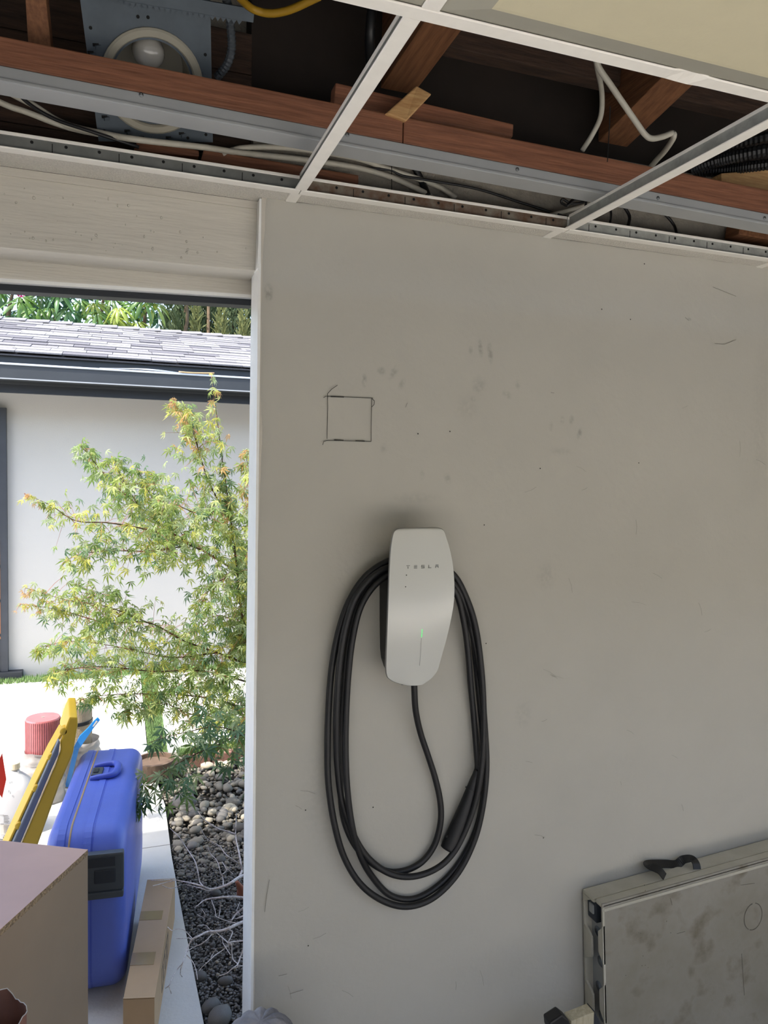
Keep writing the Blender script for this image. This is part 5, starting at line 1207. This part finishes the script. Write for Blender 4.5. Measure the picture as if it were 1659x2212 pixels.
# ================================================================== bare shrub with pale twigs, in front of the gravel
ds = empty('bare_shrub', (.52, 2.6, -.04), 'leafless pale grey shrub reaching out from behind the jamb', 'shrub')
def z4(cx, cy_): return 330+cx/5.122, 1780+cy_/5.122
TW = [([(1120, 560), (1010, 570), (940, 600), (860, 655), (780, 690), (650, 722), (560, 692), (430, 655), (330, 635), (210, 612), (90, 622), (-20, 622)], [30, 26, 22, 20, 18, 15, 12, 10, 8, 6, 5, 3], .80),
      ([(780, 690), (700, 715), (620, 738), (540, 712), (450, 690), (370, 672)], [14, 12, 10, 8, 6, 3], .81),
      ([(560, 692), (520, 640), (500, 540), (470, 420), (410, 320), (350, 230), (290, 140), (220, 75), (190, 45)], [9, 9, 8, 8, 7, 6, 6, 5, 3], .80),
      ([(240, 625), (150, 645), (60, 670), (0, 684)], [6, 5, 4, 2], .79), ([(300, 680), (210, 712), (150, 700), (105, 678)], [5, 5, 4, 3], .8),
      ([(960, 570), (985, 520), (975, 430), (950, 300), (925, 190), (915, 100), (920, 0), (925, -120)], [18, 17, 15, 13, 12, 11, 9, 6], .84),
      ([(915, 110), (820, 80), (720, 50), (640, 0), (560, -60), (500, -140)], [13, 12, 11, 9, 7, 4], .84),
      ([(780, 690), (775, 600), (745, 520), (725, 440), (690, 380), (640, 330), (605, 250)], [9, 8, 7, 6, 5, 4, 2], .82),
      ([(770, 555), (810, 525), (850, 475), (870, 480)], [5, 5, 4, 2], .82), ([(830, 500), (890, 555)], [4, 2], .82), ([(820, 510), (770, 420)], [4, 2], .82),
      ([(650, 200), (740, 245), (780, 300), (830, 355), (940, 425)], [7, 8, 8, 8, 6], .86), ([(740, 245), (700, 225), (590, 150), (520, 20)], [6, 6, 5, 3], .86),
      ([(1100, 830), (990, 815), (880, 805), (760, 812), (640, 825), (560, 850), (510, 890), (460, 925)], [24, 20, 17, 14, 11, 9, 7, 3], .86),
      ([(1110, 1050), (1010, 1080), (900, 1125), (830, 1160), (720, 1185), (600, 1195), (510, 1240), (440, 1275), (400, 1340), (370, 1420), (340, 1510), (310, 1600), (305, 1660)], [24, 22, 19, 17, 15, 14, 12, 11, 10, 9, 7, 6, 3], .78),
      ([(330, 1540), (270, 1610), (220, 1690), (185, 1780), (150, 1810), (140, 1815)], [6, 5, 5, 4, 3, 2], .77), ([(180, 1800), (205, 1875)], [3, 1.5], .77), ([(305, 1660), (325, 1690)], [3, 1.5], .78),
      ([(430, 1280), (400, 1262), (330, 1265), (262, 1265)], [6, 5, 5, 3], .78), ([(440, 1270), (390, 1215), (340, 1170), (270, 1160), (215, 1180), (165, 1140)], [5, 4, 4, 4, 3, 2], .79),
      ([(380, 1410), (450, 1365), (540, 1325), (600, 1280), (650, 1225)], [4, 5, 6, 6, 5], .80), ([(375, 1450), (440, 1520), (480, 1620), (495, 1720)], [4, 4, 3, 2], .82),
      ([(830, 1160), (880, 1195), (860, 1260), (840, 1300), (845, 1385)], [9, 8, 7, 7, 4], .80), ([(840, 1310), (920, 1300), (1010, 1290)], [8, 9, 10], .81),
      ([(690, 1190), (760, 1250), (830, 1310), (870, 1330), (875, 1420), (890, 1500), (940, 1550), (935, 1590)], [6, 6, 8, 8, 7, 7, 7, 4], .81),
      ([(1010, 1370), (970, 1470), (940, 1550), (880, 1600), (820, 1650), (735, 1680)], [11, 10, 9, 7, 6, 3], .82), ([(950, 1570), (1010, 1570)], [7, 8], .82), ([(965, 1480), (1010, 1482)], [6, 8], .82),
      ([(830, 1350), (760, 1405), (680, 1460), (600, 1535), (540, 1590), (512, 1625)], [7, 7, 7, 6, 5, 2], .84), ([(640, 1480), (670, 1430), (700, 1380)], [5, 4, 2], .84),
      ([(770, 1235), (775, 1310), (810, 1370), (860, 1450)], [5, 5, 4, 2], .83), ([(940, 1100), (850, 1080), (780, 1060), (700, 1020), (690, 960), (650, 840)], [7, 6, 5, 5, 4, 3], .85),
      ([(730, 1040), (745, 940), (745, 860)], [4, 3, 2], .86), ([(490, 1000), (560, 1035), (578, 1000), (540, 940)], [4, 4, 3, 2], .88), ([(640, 1175), (580, 1120), (490, 1130)], [5, 4, 2], .86),
      ([(1010, 1015), (920, 1050)], [12, 7], .84), ([(870, 1070), (920, 1000), (1010, 920)], [12, 13, 16], .88), ([(925, 960), (960, 870)], [6, 4], .88), ([(960, 1000), (940, 960)], [5, 3], .88)]
ptw = MB()
first = True
for pl, rad, f in TW:
    P_ = [near_ground(*z4(x, y), f+.012*math.sin(i*1.7)*(0 if i == 0 else 1)) for i, (x, y) in enumerate(pl)]
    rr = [max(.0011, v/5.122/F*2.75/2*1.3) for v in rad]
    MB().tube(P_, rr, 6, 4).build('branch', M_twig if pl[0][0] < 1105 or True else M_twigb, ds, smooth=True)
q0 = near_ground(*z4(1130, 560), .80); MB().tube([Vector((.60, 2.75, -.04)), Vector((.57, 2.62, .12)), q0], [.022, .02, .008], 8, 4).build('stem', M_twigb, ds, smooth=True)
q0 = near_ground(*z4(1110, 1050), .78); MB().tube([Vector((.60, 2.75, -.04)), Vector((.56, 2.5, .14)), q0], [.02, .016, .006], 8, 4).build('stem', M_twigb, ds, smooth=True)
q0, q1 = near_ground(*z4(930, 640), .86), near_ground(*z4(1020, 790), .92); MB().tube([q0, q0.lerp(q1, .5), q1, Vector((.60, 2.75, -.04))], [.006, .013, .016, .02], 8, 3).build('stem', M_barkr, ds, smooth=True, label='reddish broken stub')
